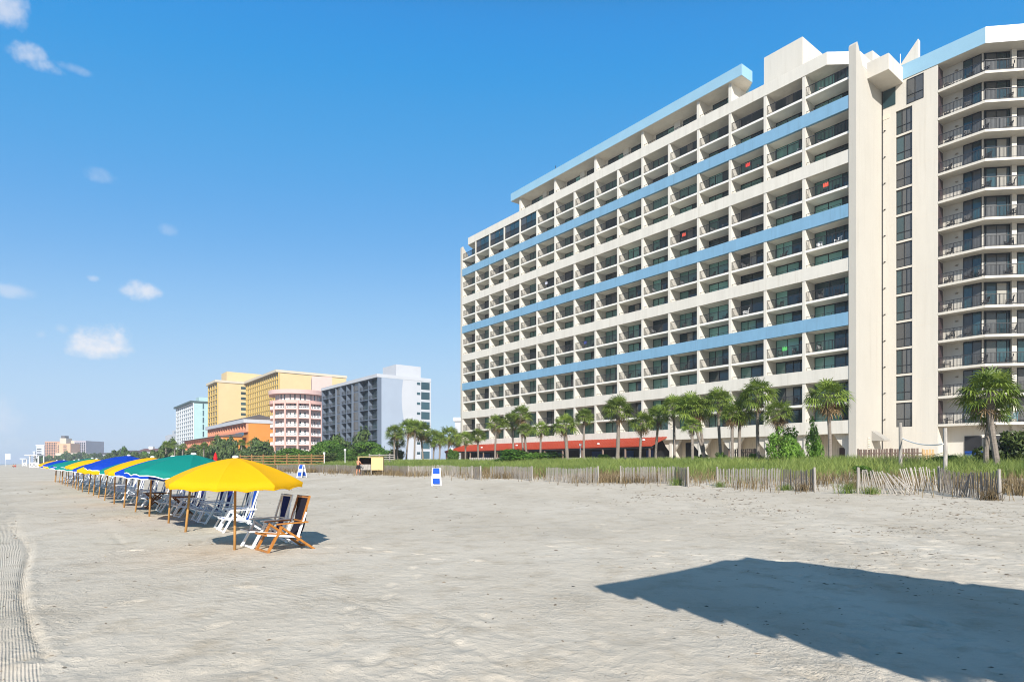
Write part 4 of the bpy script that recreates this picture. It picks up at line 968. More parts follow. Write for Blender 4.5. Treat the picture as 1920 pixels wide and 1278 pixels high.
for a, b in ((xs_[1], xs_[2]), (xs_[3], xs_[4])):
    fh = (z1_-z0_)/nf
    for j in range(nf):
        MB().box(a+0.3, b-0.3, 0.9, 1.0, z0_+j*fh+0.45, z0_+(j+1)*fh-0.05).build('picture_window', m_bigglass, B.o)
    MB().box(a+0.15, b-0.15, -0.3, 0.88, 0, Hb-0.01).build('bay_wall', F_STRIPE, B.o)
fh = (z1_-z0_)/nf
B.side_windows(D*0.70, D*0.77, [z0_+j*fh+1.8 for j in range(nf)], 0.75); B.side_windows(D*0.79, D*0.97, [z0_+j*fh+0.5 for j in range(nf)], 2.25)
ph_ = MB().box(2.0, 11, -D*0.85, -5.5, H-0.05, zat(687.5, 190)); B.part('penthouse', ph_, F_WHITE)
for s_, d_, h_ in ((30, -6, 1.4), (16, -4, 2.0), (22, -9, 1.1)): MB().box(s_, s_+1.6, d_-1.2, d_, H-0.02, H+h_*0.6).build('roof_unit', M_RAIL2, B.o); MB().tube([(s_+4, d_, H-0.02), (s_+4, d_, H+h_)], 0.07, 5).build('antenna', M_RAIL2, B.o)

# yellow hotel: two wings in an L, equal roofs
Y2 = 330
B = Block('yellow_hotel', 409, Y2, 'tall yellow hotel with two wings of small square balconies', 'hotel')
D = 14.5; H = zat(712, Y2); L = 22
B.part('wall', MB().box(0, L, -D, 0, 0, H-1.2), F_YELP); B.part('roof', MB().box(-0.4, L+0.4, -D-0.3, 1.5, H-1.2, H), F_CREAMF)
B.loggias(0.2, L, 4, 3, H-1.5, 14, F_YEL, 0.5, 0.6, 0.35, None, glass=None, parapet=0.3)
B.side_windows(D*0.80, D*0.98, [H-4.2-2.9*j for j in range(13)], 1.5)
B.part('lift_tower', MB().box(3, 15, -D-9.5, -5.0, H-0.05, zat(697.5, 338)), F_YELP)
sw = -57.0; dw = D
B.part('wing_wall', MB().box(sw, 0.0, -D-34, -D-0.2, 0, H-1.2), F_YELP)
B.part('wing_roof', MB().box(sw-0.4, 3, -D-34.3, -D+1.6, H-1.19, H+0.01), F_CREAMF)
class Sub:                                                            # the wing's front stands back by the depth of the first wing
    pass
g = MB(); nb_, nf_ = 17, 15; bw_ = -sw/nb_; z0_ = 3; fh_ = (H-1.5-z0_)/nf_
for k in range(nb_+1): g.box(sw+k*bw_-0.25 if k < nb_ else sw+k*bw_-0.5, sw+k*bw_+0.25 if k < nb_ else sw+k*bw_, -D-0.19, -D+0.36, z0_, H-1.25)
for j in range(nf_): g.box(sw, -0.05, -D-0.18, -D+0.34, z0_+j*fh_-0.2, z0_+j*fh_+0.2); g.box(sw, -0.05, -D+0.20, -D+0.33, z0_+j*fh_+0.19, z0_+j*fh_+0.42)
B.part('balcony_grid', g, F_YEL)
g = MB()
for k in range(nb_):
    for j in range(nf_): g.box(sw+k*bw_+0.5, sw+(k+1)*bw_-0.35, -D-0.1, -D-0.02, z0_+j*fh_+0.2, z0_+(j+1)*fh_-0.25)
o = g.build('window', M_GLASS, B.o); o['kind'] = 'stuff'

# orange low hotel with white fascia
B = Block('orange_hotel', 466, 250, 'low orange hotel with white fascia and rows of salmon balconies', 'hotel')
H = zat(785.5, 250); L = 70; D = B.d_at(508)
B.part('wall', MB().box(0, L, -D-6, 0, 0, H-1.5), F_ORANGE); B.part('roof', MB().box(-0.3, L+0.3, -D-6.3, 2.0, H-1.5, H), F_WHITE)
B.part('roof_ridge', MB().prism_x([(1.2, H), (-D*0.5, H+2.2), (-D-6, H)], 1.0, L*0.8), F_ROOF)
B.loggias(0.5, L, 16, H-1.6-3.6, H-1.6, 1, F_SALMON, 0.9, 0.7, 0.3, None, glass=None, parapet=0.8)
B.part('front_block', MB().box(3.0, L+8, 1.62, 9.0, 0, zat(812, 246)-1.2), F_ORANGE)
g = MB(); g.prism_x([(1.63, zat(812, 246)-1.2), (1.63, zat(812, 246)+0.2), (11.2, zat(812, 246)-1.0), (11.2, zat(812, 246)-1.2)], 2.4, L+8.5); B.part('front_roof', g, F_ROOF)
zf_ = zat(812, 246)-1.4
g = MB(); nb_ = 18; bw_ = (L+4)/nb_
for k in range(nb_+1): g.box(3.4+k*bw_-0.4, 3.4+k*bw_+0.4, 8.99, 9.9, 0, zf_+0.2)
for j in range(4): z_ = zf_-3.0*(j+1)+3.0; g.box(3.2, L+7.6, 8.98, 9.88, z_-0.2, z_+0.2); g.box(3.2, L+7.6, 9.7, 9.87, z_-2.7, z_-1.9)
B.part('balcony_grid', g, F_SALMON)
me = MB().box(0, bw_-1.2, 0, 0.08, 0, 2.4).mesh('window', M_GLASS)
for k in range(nb_):
    for j in range(3): link('window', me, B.o, (3.4+k*bw_+0.6, 9.0, zf_-3.0*(j+1)+0.3))
B.part('wall_sign', MB().box(0.4, 12, 1.8, 2.1, H-6.6, H-5.4), fm('blue_sign', (0.07, 0.15, 0.22)))

# pink round-fronted hotel
B = Block('pink_hotel', 559, 226, 'pink and white hotel with a curved front of rounded balconies', 'hotel', ang=rad(90)+math.atan2((559-CX)/F, 1)*-1)
# local frame: +x away from the viewer, +y to the left; the round front bulges towards the viewer (-x)
R0 = 10.2; H = zat(726, 216); nf = 7; z0_ = 1.6; fh = (H-3.4-z0_)/nf
def arc(r, a0, a1, n): return [(R0-r*math.cos(a0+(a1-a0)*i/n), r*math.sin(a0+(a1-a0)*i/n)) for i in range(n+1)]
def sector(r, z0, z1, a0=-1.45, a1=1.45, n=28): 
    return MB().prism(arc(r, a0, a1, n)+[(R0+8, r*math.sin(a1)), (R0+8, r*math.sin(a0))], z0, z1)
B.part('wall', sector(R0-2.0, 0, H-0.5), fm('white_wall_pink_hotel', (0.55, 0.50, 0.48)))
B.part('penthouse_roof', sector(R0+0.5, H-1.0, H+0.55), F_PINKP); B.part('cornice', sector(R0+0.15, H-4.6, H-3.4), F_PINK)
for j in range(nf): B.part('balcony_slab', sector(R0, z0_+j*fh-0.16, z0_+j*fh+0.14), F_PINK)
for j in range(nf):                                                    # white balustrades, scalloped between the columns
    q = MB(); n = 40; pts = []
    for i in range(n+1):
        a = -1.42+2.84*i/n; pts.append((R0-(R0-0.15)*math.cos(a), (R0-0.15)*math.sin(a)))
    for i in range(n):
        p0, p1 = pts[i], pts[i+1]; z_ = z0_+j*fh+0.14
        q.bar((*p0, z_+0.98), (*p1, z_+0.98), 0.10, 0.10); q.bar((*p0, z_+0.5), (*p0, z_+1.0), 0.16, 0.16); q.bar((*p0, z_), (*p0, z_+0.55), 0.22, 0.10)
        q.bar((*p0, z_+0.25), (*p1, z_+0.25), 0.06, 0.30)
    B.part('balustrade', q, M_WHITE)
for a in (-0.98, -0.42, 0.02, 0.46, 0.98):
    a_ = a; q = MB().tube([(R0-(R0+0.05)*math.cos(a_), (R0+0.05)*math.sin(a_), 0), (R0-(R0+0.05)*math.cos(a_), (R0+0.05)*math.sin(a_), H-3.5)], 0.38, 8); B.part('column', q, F_PINK)
for j in range(nf+1):
    for i, a in enumerate((-1.15, -0.70, -0.20, 0.24, 0.72, 1.15)):
        z_ = z0_+j*fh+0.2 if j < nf else H-3.2
        q = MB(); rr = R0-1.96; a0, a1 = a-0.13, a+0.13
        q.add([(R0-rr*math.cos(a0), rr*math.sin(a0), z_), (R0-rr*math.cos(a1), rr*math.sin(a1), z_), (R0-rr*math.cos(a1), rr*math.sin(a1), z_+2.1), (R0-rr*math.cos(a0), rr*math.sin(a0), z_+2.1)], [(0, 1, 2, 3)])
        B.part('window', q, M_GLASS)
B.part('rear_block', MB().box(R0+8.1, R0+22, -13, -5.2, 0, zat(703.5, 243)), F_PINKP)

# mint and white tower
B = Block('mint_hotel', 363, 470, 'tall white hotel with pale mint end wall and a dark roof edge', 'hotel')
H = zat(751, 470); L = B.s_at(331); D = B.d_at(391)
B.part('wall', MB().box(0, L, -D, 0, 0, H-1.4), F_MINT); B.part('roof', MB().box(-0.6, L+0.6, -D, 2.2, H-1.4, H), fm('dark_green_roof', (0.05, 0.08, 0.075)))
B.loggias(0.2, L, 9, 4, H-1.5, 14, fm('bright_white_stucco', (0.70, 0.71, 0.71)), 0.4, 1.2, 1.0, None, glass=None)
B.side_windows(D*0.60, D*0.70, [H-6-5.4*j for j in range(10)], 4.2)
B.part('penthouse', MB().box(8, 20, -D-4, -D*0.5, H, zat(744, 480)), F_MINT)
# low white hotel beyond it
B = Block('white_hotel', 331, 560, 'plain white low-rise with stepped roof beside the mint tower', 'hotel', ang=ROT)
B.part('wall', MB().box(0, 60, -16, 0, 0, zat(812, 560)), F_WHITE); B.part('upper_storey', MB().box(2, 40, -16, -3, zat(812, 560), zat(804, 560)), F_WHITE)
for i in range(5): MB().box(4+i*6, 7.5+i*6, -2.99, -2.9, zat(811, 560)+0.6, zat(806, 560)).build('window', M_GLASS, B.o)
for j in range(4): MB().box(3, 56, 0.0, 0.9, 4+j*5.2, 4.8+j*5.2).build('ledge', F_WHITE, B.o)

# tan resort with cupola, and the pale slabs beside it
B = Block('tan_resort', 128, 900, 'large tan resort with twin wings and a domed cupola far down the beach', 'resort', ang=rad(128))
def rb(px0, px1, py, Y, d, m, nm, y0=0):
    x0 = at(px0, Y)[0]; x1 = at(px1, Y)[0]; q = MB(); q.box(x0, x1, Y, Y+d, y0, zat(py, Y)); o = q.build(nm, m, None); o.parent = B.o
    o.matrix_parent_inverse = (Matrix.Translation(B.o.location) @ Euler(B.o.rotation_euler).to_matrix().to_4x4()).inverted(); return o
rb(84, 112, 827, 900, 40, F_TANB, 'wing'); rb(106, 132, 831, 880, 30, fm('light_brick', (0.60, 0.35, 0.20)), 'centre_block'); rb(128, 142, 825.5, 905, 40, F_CREAMF, 'core'); rb(139, 161, 826, 900, 40, fm('mauve_grey', (0.34, 0.31, 0.34)), 'wing')
rb(112, 124, 821, 895, 12, F_CREAMF, 'cupola'); rb(114.5, 121.5, 816.5, 897, 8, F_ROOF, 'cupola_roof', zat(821, 895)); rb(104, 145, 849, 870, 40, F_CREAMF, 'podium')
for k in range(7):
    for j in range(9): rb(85+k*3.2, 86.6+k*3.2, 829.5+j*3.0, 899.5, 0.6, M_INT, 'window', zat(831.4+j*3.0, 899))
    if k < 5:
        for j in range(8): rb(141+k*4, 143+k*4, 829+j*3.2, 899.5, 0.6, M_INT, 'window', zat(831.4+j*3.2, 899))
for j in range(6):
    for px in (108, 119, 122.5): rb(px, px+1.6, 834+j*3, 879.4, 0.6, M_INT, 'window', zat(835.8+j*3, 879))
def slab_block(px0, px1, py, Y, m, label, name='far_hotel', d=30, steps=()):
    x0, x1 = at(px0, Y)[0], at(px1, Y)[0]
    o = empty(name, ((x0+x1)/2, Y, 0), 0, label, 'hotel'); h = (x1-x0)/2
    MB().box(-h, h, 0, d, 0, zat(py, Y)).build('wall', m, o)
    MB().box(-h-0.5, h+0.5, -0.6, d, zat(py, Y), zat(py, Y)+1.2).build('roof', M_WHITE, o)
    for j in range(int(zat(py, Y)/4)-1): MB().box(-h*0.8, h*0.3, -0.3, -0.01, 4+j*4, 5.6+j*4).build('window', M_INT, o)
    return o
slab_block(68, 83, 835, 1000, fm('pale_grey_far', (0.5, 0.52, 0.56)), 'pale grey tower left of the tan resort')
slab_block(62, 66, 847, 1150, F_WHITE, 'narrow white tower at the hazy far end of the beach')
def house(px0, px1, pyr, pye, Y, label, m=F_WHITE, roof=F_ROOF, cup=False):
    x0, x1 = at(px0, Y)[0], at(px1, Y)[0]; h = (x1-x0)/2
    o = empty('beach_house', ((x0+x1)/2, Y, 0), 0, label, 'house'); zr, ze = zat(pyr, Y), zat(pye, Y)
    MB().box(-h, h, 0, 14, 0, ze).build('wall', m, o)
    r = MB(); r.add([(-h-0.8, -0.8, ze), (h+0.8, -0.8, ze), (h+0.8, 14.8, ze), (-h-0.8, 14.8, ze), (-h*0.75, 7, zr), (h*0.75, 7, zr)], [(0, 1, 5, 4), (1, 2, 5), (2, 3, 4, 5), (3, 0, 4), (3, 2, 1, 0)]); rf = r.build('roof', roof, o)
    if cup: MB().box(-1.5, 1.5, 5.5, 8.5, zr-1.5, zr+1.6).build('cupola', M_WHITE, rf)
    for i in range(6):
        x_ = -h*0.85+i*h*0.34
        for z_ in (ze-2.6, ze-5.8): MB().box(x_-0.6, x_+0.6, -0.06, 0.0, z_, z_+1.5).build('window', M_GLASS, o)
house(219, 249, 843.5, 848, 430, 'white beach house with grey hip roof among far trees')
house(257, 292, 840, 846, 470, 'white mansion with maroon roof and small cupola', roof=fm('maroon_roof', (0.13, 0.07, 0.07)), cup=True)
house(181, 201, 848, 850.5, 560, 'small pale house low in the far trees')
B = slab_block(853, 864, 789, 210, F_WHITE, 'white building edge showing between the palms and the cream hotel', d=12)

# ------------------------------------------------------------------ palms
# (photo column, row of crown centre, crown radius in px, seaward metres, lean, trunk)
row = [(873, 820, 16, 10), (896, 814, 16, 12), (929, 790, 19, 13), (963, 786, 20, 11), (981, 773, 21, 12), (988, 803, 16, 15), (1014, 802, 18, 12), (1063, 793, 24, 15), (1095, 778, 19, 11),
       (1158, 763, 29, 14), (1199, 788, 24, 13), (1230, 777, 25, 11), (1265, 759, 27, 12), (1300, 757, 33, 13), (1321, 763, 26, 12), (1299, 794, 19, 16), (1351, 746, 29, 12), (1372, 773, 24, 15), (1386, 768, 28, 14), (1423, 734, 35, 14), (1456, 769, 29, 15), (1556, 737, 39, 15)]
lookp = ['thin-crowned', 'bushy', 'straight', 'dense-crowned', 'tall', 'short', 'ragged', 'stout round-headed', 'slim', 'tall smooth-trunked', 'drooping', 'dark-trunked', 'tall slender', 'leaning', 'slightly leaning', 'short yellowish-trunked', 'high-crowned', 'shaggy', 'shaggy twin-like', 'tallest', 'brown-skirted', 'lone tall']
for i, (px, py, rp_, w_) in enumerate(row):
    x, y = at_w(px, w_); cr = rp_/F*y*1.15
    lean = (-1.1, 0.4) if i == 13 else (-0.5, 0.2) if i == 14 else (random.uniform(-0.25, 0.25), random.uniform(-0.2, 0.2))
    if i == 13: x += 1.1
    palm(x, y, zat(py, y)-0.1*cr, cr, f'{lookp[i]} cabbage palm, {ORD[i]} from the left before the cream hotel', lean, variant=1 if i in (17, 18, 20) else None, tr=0.16 if i not in (7, 9) else 0.24)
palm(*at(1850, 36), zat(768, 36)-0.1, 1.25, 'shorter palm of the pair before the angled tower', (0.15, 0), 3, 0.16, 'palms before the angled tower')
palm(*at(1868, 34.5), zat(727, 34.5)-0.2, 1.70, 'big palm with fresh crown and rough trunk before the angled tower', (-0.25, 0.1), 2, 0.175, 'palms before the angled tower')
row2 = [(740, 808, 16), (746, 824, 15), (762, 799, 19), (776, 798, 16), (793, 804, 20), (813, 818, 19), (824, 822, 15), (838, 813, 19), (857, 821, 17)]
for i, (px, py, rp_) in enumerate(row2):
    y = 112+(i*37 % 11); x, y = at(px, y); cr = rp_/F*y*1.22
    palm(x, y, zat(py, y)-0.1*cr, cr, f"{['bent', 'low', 'tall', 'thin', 'full', 'stocky', 'small', 'upright', 'leafy'][i]} palm beside the grey hotel, {ORD[i]} from the left", (random.uniform(-0.6, 0.6), 0), None, 0.19, 'palms beside the grey hotel')

# shrubs and far trees
def bush_px(px0, px1, pyt, pyb, Y, key, label, **k):
    x, y = at((px0+px1)/2, Y); return bush(x, y, (px1-px0)/2/F*Y, max(0.8, zat(pyt, Y)-gz(x, y)), key, label, **k)
bush_px(918, 1058, 834, 858, 78, 'dense', 'wide low dark green shrub in front of the red roof')
bush_px(1430, 1500, 808, 858, 53, 'light', 'bright green bush below the brown-skirted palm'); bush_px(1508, 1546, 799, 858, 53, 'light2', 'tall narrow bright green bush left of the lone tall palm')
bush_px(1478, 1512, 832, 860, 52, 'light2', 'small tangled bush with reddish leaves between two bright green bushes')
bush_px(1745, 1800, 849, 868, 40, 'dense2', 'small clipped bush behind the leaning sand fence')
bush_px(1838, 1935, 805, 850, 37, 'pine', 'dark spreading bush below the palm pair at the tower'); bush_px(1905, 1990, 800, 850, 36, 'pine', 'dark bush at the edge right of the palm pair')
bush_px(835, 862, 838, 858, 100, 'dense2', 'round clipped bush at the left end of the red roof')
bush_px(1596, 1640, 868, 880, 33, 'dense2', 'low dark tuft in the grass beside the leaning fence')
hedge = [(505, 545, 846, 128, 'dense'), (530, 575, 838, 130, 'dense2'), (562, 610, 832, 132, 'dense'), (590, 632, 822, 128, 'dense2'), (612, 645, 812, 134, 'far'), (630, 672, 826, 126, 'dense'), (655, 690, 815, 132, 'far2'), (672, 715, 825, 126, 'dense2'), (700, 738, 833, 124, 'dense'), (720, 745, 842, 120, 'pine'), (640, 680, 844, 118, 'dense'), (575, 625, 848, 118, 'pine')]
hl = ['low spreading', 'rounded', 'wide dark', 'bushy', 'tall pointed', 'broad bright', 'tall ragged', 'full', 'sloping', 'small feathery', 'front low', 'front dull green']
for i, (a, b, t, Y, key) in enumerate(hedge):
    bush_px(a-13, b+13, t-2, 862, Y, key, f'{hl[i]} shrub in the thicket before the grey and pink hotels', group='thicket before the grey and pink hotels', name='coastal_shrub')
belt = [(296, 352, 848, 190, 'far'), (338, 394, 845, 186, 'far2'), (384, 432, 841, 180, 'far3'), (420, 470, 845, 172, 'far'), (452, 512, 836, 160, 'far2'), (492, 540, 843, 150, 'far3'), (250, 302, 851, 260, 'far'), (210, 256, 853, 300, 'far2')]
for i, (a, b, t, Y, key) in enumerate(belt):
    bush_px(a, b, t, 864, Y, key, ['dark broad thicket left of the orange hotel', 'dense thicket below the mint tower', 'tall dense thicket at the orange hotel front', 'rounded thicket before the salmon balconies', 'large round dark tree mass at the orange end wall', 'dense thicket between orange and pink hotels', 'low far thicket under the white houses', 'lowest far thicket behind the blue umbrellas'][i], group='far thickets behind the umbrellas', name='thicket', cat='thicket')
r_ = random.Random(9)
far = []
for px in range(300, 512, 9): far.append((px+r_.uniform(-3, 3), 836+r_.uniform(-6, 9)-(4 if px > 380 else 0), 175+r_.uniform(-10, 30), 14))
for px in range(206, 300, 10): far.append((px+r_.uniform(-3, 3), 848+r_.uniform(-3, 4), 330+r_.uniform(-30, 40), 11))
for px in range(78, 206, 9): far.append((px+r_.uniform(-2, 2), 855+r_.uniform(-3, 2), 520+r_.uniform(-40, 60), 9))
far += [(485, 820, 165, 17), (470, 828, 168, 13), (234, 839, 320, 9), (500, 836, 168, 12)]
fl = ['dark', 'dull green', 'rounded', 'ragged', 'low']
far.sort()
for i, (px, py, Y, wd) in enumerate(far):
    x, y = at(px, Y); rx = wd*1.05/F*Y
    key = ('far', 'far2', 'far3', 'far')[r_.randrange(4)]
    if 300 <= px < 480 and i % 2 and py < 842:
        palm(x, y, zat(py+3, Y), rx*0.62, f'small distant palm in the treeline, {ORD[i%40]} tree from the far end' if i < 40 else f'small distant palm in the treeline, {ORD[i-40]} tree past the fortieth', (0, 0), None, 0.22, 'far treeline behind the umbrellas', detail=False)
    else:
        tree(x, y, rx, max(2.5, zat(py-4, Y)-gz(x, y)), key, f'{fl[i%5]} distant tree in the treeline, {ORD[i%40]} tree from the far end' if i < 40 else f'{fl[i%5]} distant tree in the treeline, {ORD[i-40]} tree past the fortieth', 0.25, 'far treeline behind the umbrellas')
# the wooded shore beyond, one mass nobody could count
bl = []
for i in range(260):
    s = r_.uniform(0, 1)**1.4*1500; wv_ = r_.uniform(-70, 10); p = A0+U*(520+s)+N*wv_
    bl.append((p[0], p[1], 2.5, r_.uniform(6, 13), r_.uniform(6, 13), r_.uniform(3, 8)))
o = link('far_wood', leaf_cloud('far_wood', bl, 26000, 1.6, M_FARLEAF, seed=3)); tag(o, 'low dark wood along the far shore under the resort', 'wood', kind='stuff')
# ------------------------------------------------------------------ umbrellas
def umbrella_parts(colr):
    R, rise, ang0 = 1.12, 0.41, rad(11)
    e = empty('beach_umbrella', (0, 0, 0))
    ZT = 1.60
    mb = MB(); mb.tube([(0, 0, -0.25), (0, 0, 0.6), (0, 0, ZT-0.02)], [0.024, 0.022, 0.020], 10); mb.build('pole', M_POLE, e, smooth=True)
    c = MB(); na, nr = 6, 8; vs = []; fs = []; hem = []
    def prof(q): return ZT-rise*(0.35*q+0.65*q*q)
    for p in range(8):
        base = len(vs); h = []
        for i in range(nr+1):
            q = i/nr
            for j in range(na+1):
                a = ang0+2*PI*(p+j/na)/8; f = (j/na-0.5)*PI/4
                k = math.cos(PI/8)/math.cos(f); sag = (1-(2*j/na-1)**2)
                r = R*q*(k*0.85+0.15); z = prof(q)-0.030*sag*q*(1-0.4*q)*1.1
                vs.append((r*math.cos(a), r*math.sin(a), z))
                if i == nr: h.append(vs[-1])
        for i in range(nr):
            for j in range(na):
                a = base+i*(na+1)+j; fs.append((a, a+na+1, a+na+2, a+1))
        # valance: hangs from the hem, its lower edge scalloped
        b2 = len(vs); low = []
        for j in range(na+1):
            x, y, z = h[j]; d = 0.058+0.018*math.cos(j/na*4*PI); vs.append((x*0.985, y*0.985, z-d)); low.append(vs[-1])
        for j in range(na): fs.append((base+nr*(na+1)+j, b2+j, b2+j+1, base+nr*(na+1)+j+1))
        hem.append(low)
    c.add(vs, fs); can = c.build('canopy', M_UMB[colr], e, smooth=False)
    me = can.data; me.polygons.foreach_set('use_smooth', [True]*len(me.polygons))
    if colr != 'yellow':
        t = MB()
        for low in hem: t.tube([(x*1.002, y*1.002, z) for x, y, z in low], 0.011, 5)
        t.build('trim', M_WHITE, can)
    else:
        t = MB()
        for low in hem: t.tube([(x*1.002, y*1.002, z) for x, y, z in low], 0.009, 5)
        t.build('trim', M_UMB['yellow'], can)
    f = MB().ball((0, 0, ZT+0.012), 0.055, 10, 6, 0.55); f.build('cap', M_WHITE, can, smooth=True)
    rb_ = MB()
    for p in range(8):
        a = ang0+2*PI*p/8; pts = [(R*q*math.cos(a), R*q*math.sin(a), prof(q)-0.018) for q in (0.02, 0.25, 0.5, 0.75, 0.97)]
        rb_.tube(pts, 0.006, 5); rb_.tube([(0, 0, ZT-0.52), (R*0.5*math.cos(a), R*0.5*math.sin(a), prof(0.5)-0.02)], 0.006, 5)
    rb_.build('ribs_and_struts', M_POLE, e)
    return e
UPROTO = {c: umbrella_parts(c) for c in ('yellow', 'teal', 'blue')}
UTREE = {c: tree_of(UPROTO[c]) for c in UPROTO}
ub = [(440, 1030), (348, 995), (316, 981), (280, 969), (254, 959.5), (232.5, 951.5), (214, 944.5), (196, 937.5), (185, 933), (175, 929), (166, 926)]
UP = []
for px, py in ub: UP.append(gp(px, py))
dirn = np.array([-0.637, 0.771]); last = np.array(UP[-1]); i = 0
ru = random.Random(4)
while last[1] < 50:
    last = last+dirn*ru.uniform(2.35, 2.7); UP.append((last[0]+ru.uniform(-0.1, 0.1), last[1]))
NU = len(UP); first = set(); NAME = {'yellow': 'yellow', 'teal': 'teal', 'blue': 'royal blue'}
for i, (x, y) in enumerate(UP):
    colr = ('yellow', 'teal', 'blue')[i % 3]
    if i > 9 and ru.random() < 0.3: colr = ru.choice(('yellow', 'teal', 'blue'))
    if colr not in first:
        first.add(colr); o = UPROTO[colr]; o.location = (x, y, gz(x, y))
    else: o = copy_tree(UPROTO[colr], UTREE[colr], (x, y, gz(x, y)))
    tilt = (0.03, 0.012) if i == 0 else [(0.02, 0.075), (-0.02, 0.11), (0.0, 0.085)][i % 3]
    o.rotation_euler = (tilt[0]+ru.uniform(-0.02, 0.02), tilt[1]+ru.uniform(-0.02, 0.02), [0.0, 0.25, -0.2, 0.1][i % 4] if i else 0.0)
    s = [1.0, 1.07, 1.05, 1.0][i % 4]*(1+(ru.uniform(-0.03, 0.03) if i else 0)); o.scale = (s*(1.06 if i in (1, 2) else 1.0), s*(1.06 if i in (1, 2) else 1.0), s)
    tag(o, f'{NAME[colr]} beach umbrella, {ORD[i]} in the row counting from the viewer', 'umbrella', 'beach umbrellas in a row')

# ------------------------------------------------------------------ wooden beach chairs (facing local +x)
def chair(frame_m, sling_m, trim=False):
    e = empty('beach_chair', (0, 0, 0)); hw = 0.27
    for sg in (-1, 1):
        y = sg*hw
        MB().bar((0.45, y, -0.02), (0.16, y, 0.43), 0.038, 0.06, up=(0, 1, 0)).build('front_leg', frame_m, e)
        MB().bar((0.20, y*0.93, 0.44), (-0.52, y*0.93, -0.01), 0.036, 0.06, up=(0, 1, 0)).build('rear_leg', frame_m, e)
        arm = MB(); arm.bar((0.27, y*1.06, 0.475), (-0.36, y*1.06, 0.485), 0.055, 0.022); arm.build('armrest', frame_m, e)
    s = MB()
    for sg in (-1, 1): s.bar((0.47, sg*0.235, 0.30), (-0.24, sg*0.235, 0.225), 0.028, 0.045, up=(0, 1, 0))
    s.bar((0.46, -0.25, 0.30), (0.46, 0.25, 0.30), 0.03); s.bar((-0.22, -0.25, 0.225), (-0.22, 0.25, 0.225), 0.03); s.build('seat_frame', frame_m, e)
    b = MB()
    for sg in (-1, 1):
        pts = [(-0.16, 0.16), (-0.21, 0.32), (-0.30, 0.60), (-0.42, 0.93)]
        for i in range(3): b.bar((pts[i][0], sg*0.245, pts[i][1]), (pts[i+1][0], sg*0.245, pts[i+1][1]), 0.028, 0.045, up=(0, 1, 0))
    b.bar((-0.41, -0.25, 0.905), (-0.41, 0.25, 0.905), 0.028); b.bar((-0.33, -0.26, 0.49), (-0.33, 0.26, 0.49), 0.025); b.build('back_frame', frame_m, e)
    if trim:
        q = MB()
        for sg in (-1, 1):
            q.bar((-0.175, sg*0.245, 0.24), (-0.335, sg*0.245, 0.655), 0.034, 0.051, up=(0, 1, 0)); q.bar((0.44, sg*0.255, 0.30), (-0.20, sg*0.255, 0.235), 0.032, 0.05, up=(0, 1, 0))
        q.build('white_rail', M_WHITEPL, e)
    MB().bar((0.43, -0.27, 0.02), (0.43, 0.27, 0.02), 0.03).build('stretcher', frame_m, e); MB().bar((-0.44, -0.25, 0.05), (-0.44, 0.25, 0.05), 0.025).build('stretcher', frame_m, e)
    # sling of canvas: back and seat in one strip with a belly
    def strip(hw_, off, name, m):
        n = 12; c = []
        P = [(-0.415, 0.93), (-0.385, 0.80), (-0.355, 0.66), (-0.335, 0.52), (-0.30, 0.40), (-0.24, 0.285), (-0.13, 0.225), (0.02, 0.225), (0.16, 0.25), (0.30, 0.28), (0.47, 0.325)]
        mb = MB(); vs = []; fs = []
        for x, z in P: vs += [(x+off, -hw_, z+off), (x+off, hw_, z+off), (x+off-0.012, -hw_, z+off-0.012), (x+off-0.012, hw_, z+off-0.012)]
        for i in range(len(P)-1):
            a = i*4; fs += [(a, a+1, a+5, a+4), (a+2, a+6, a+7, a+3), (a, a+4, a+6, a+2), (a+1, a+3, a+7, a+5)]
        mb.add(vs, fs); return mb.build(name, m, e, smooth=False)
    sl_ = strip(0.228 if trim else 0.165, 0.0, 'sling', sling_m)
    if not trim: strip(0.230, -0.004, 'sling_border', M_WHITEPL)
    return e
CH = {'wood': chair(M_VARNISH, M_BLACKC, True), 'navy': chair(M_WHITEPL, M_NAVY), 'royal': chair(M_WHITEPL, M_ROYAL)}
CT = {k: tree_of(v) for k, v in CH.items()}; used = set()
UIN = -N; FACE = math.atan2(N[1], N[0])
def put_chair(kind, x, y, rz, label, sc=1.0):
    if kind not in used: used.add(kind); o = CH[kind]; o.location = (x, y, gz(x, y)); o.rotation_euler = (0, 0, rz)
    else: o = copy_tree(CH[kind], CT[kind], (x, y, gz(x, y)), rz)
    o.scale = (sc*0.86, sc, sc)
    return tag(o, label, 'beach chair', 'beach chairs under the umbrellas')
for i, (x, y) in enumerate(UP):
    for j, al in enumerate((-0.50, 0.28)):
        kind = 'wood' if (i == 0 and j == 0) else ('royal' if (i == 1 and j == 0) else ('navy' if (i+j) % 4 else 'royal'))
        if i in (5,) and j == 0: kind = 'wood'
        inl = 0.98+ru.uniform(-0.08, 0.08) if i else (0.68, 0.64)[j]
        al_ = al+(ru.uniform(-0.06, 0.06) if i else 0)
        cx_, cy_ = x+UIN[0]*inl+U[0]*al_, y+UIN[1]*inl+U[1]*al_
        nm = {'wood': 'varnished beach chair with black sling', 'navy': 'white beach chair with navy sling', 'royal': 'white beach chair with bright blue sling'}[kind]
        put_chair(kind, cx_, cy_, FACE+(ru.uniform(-0.12, 0.12) if i else 0.06), f"{nm}, {'nearer' if j == 0 else 'farther'} chair under the {ORD[i]} umbrella", 1.0)
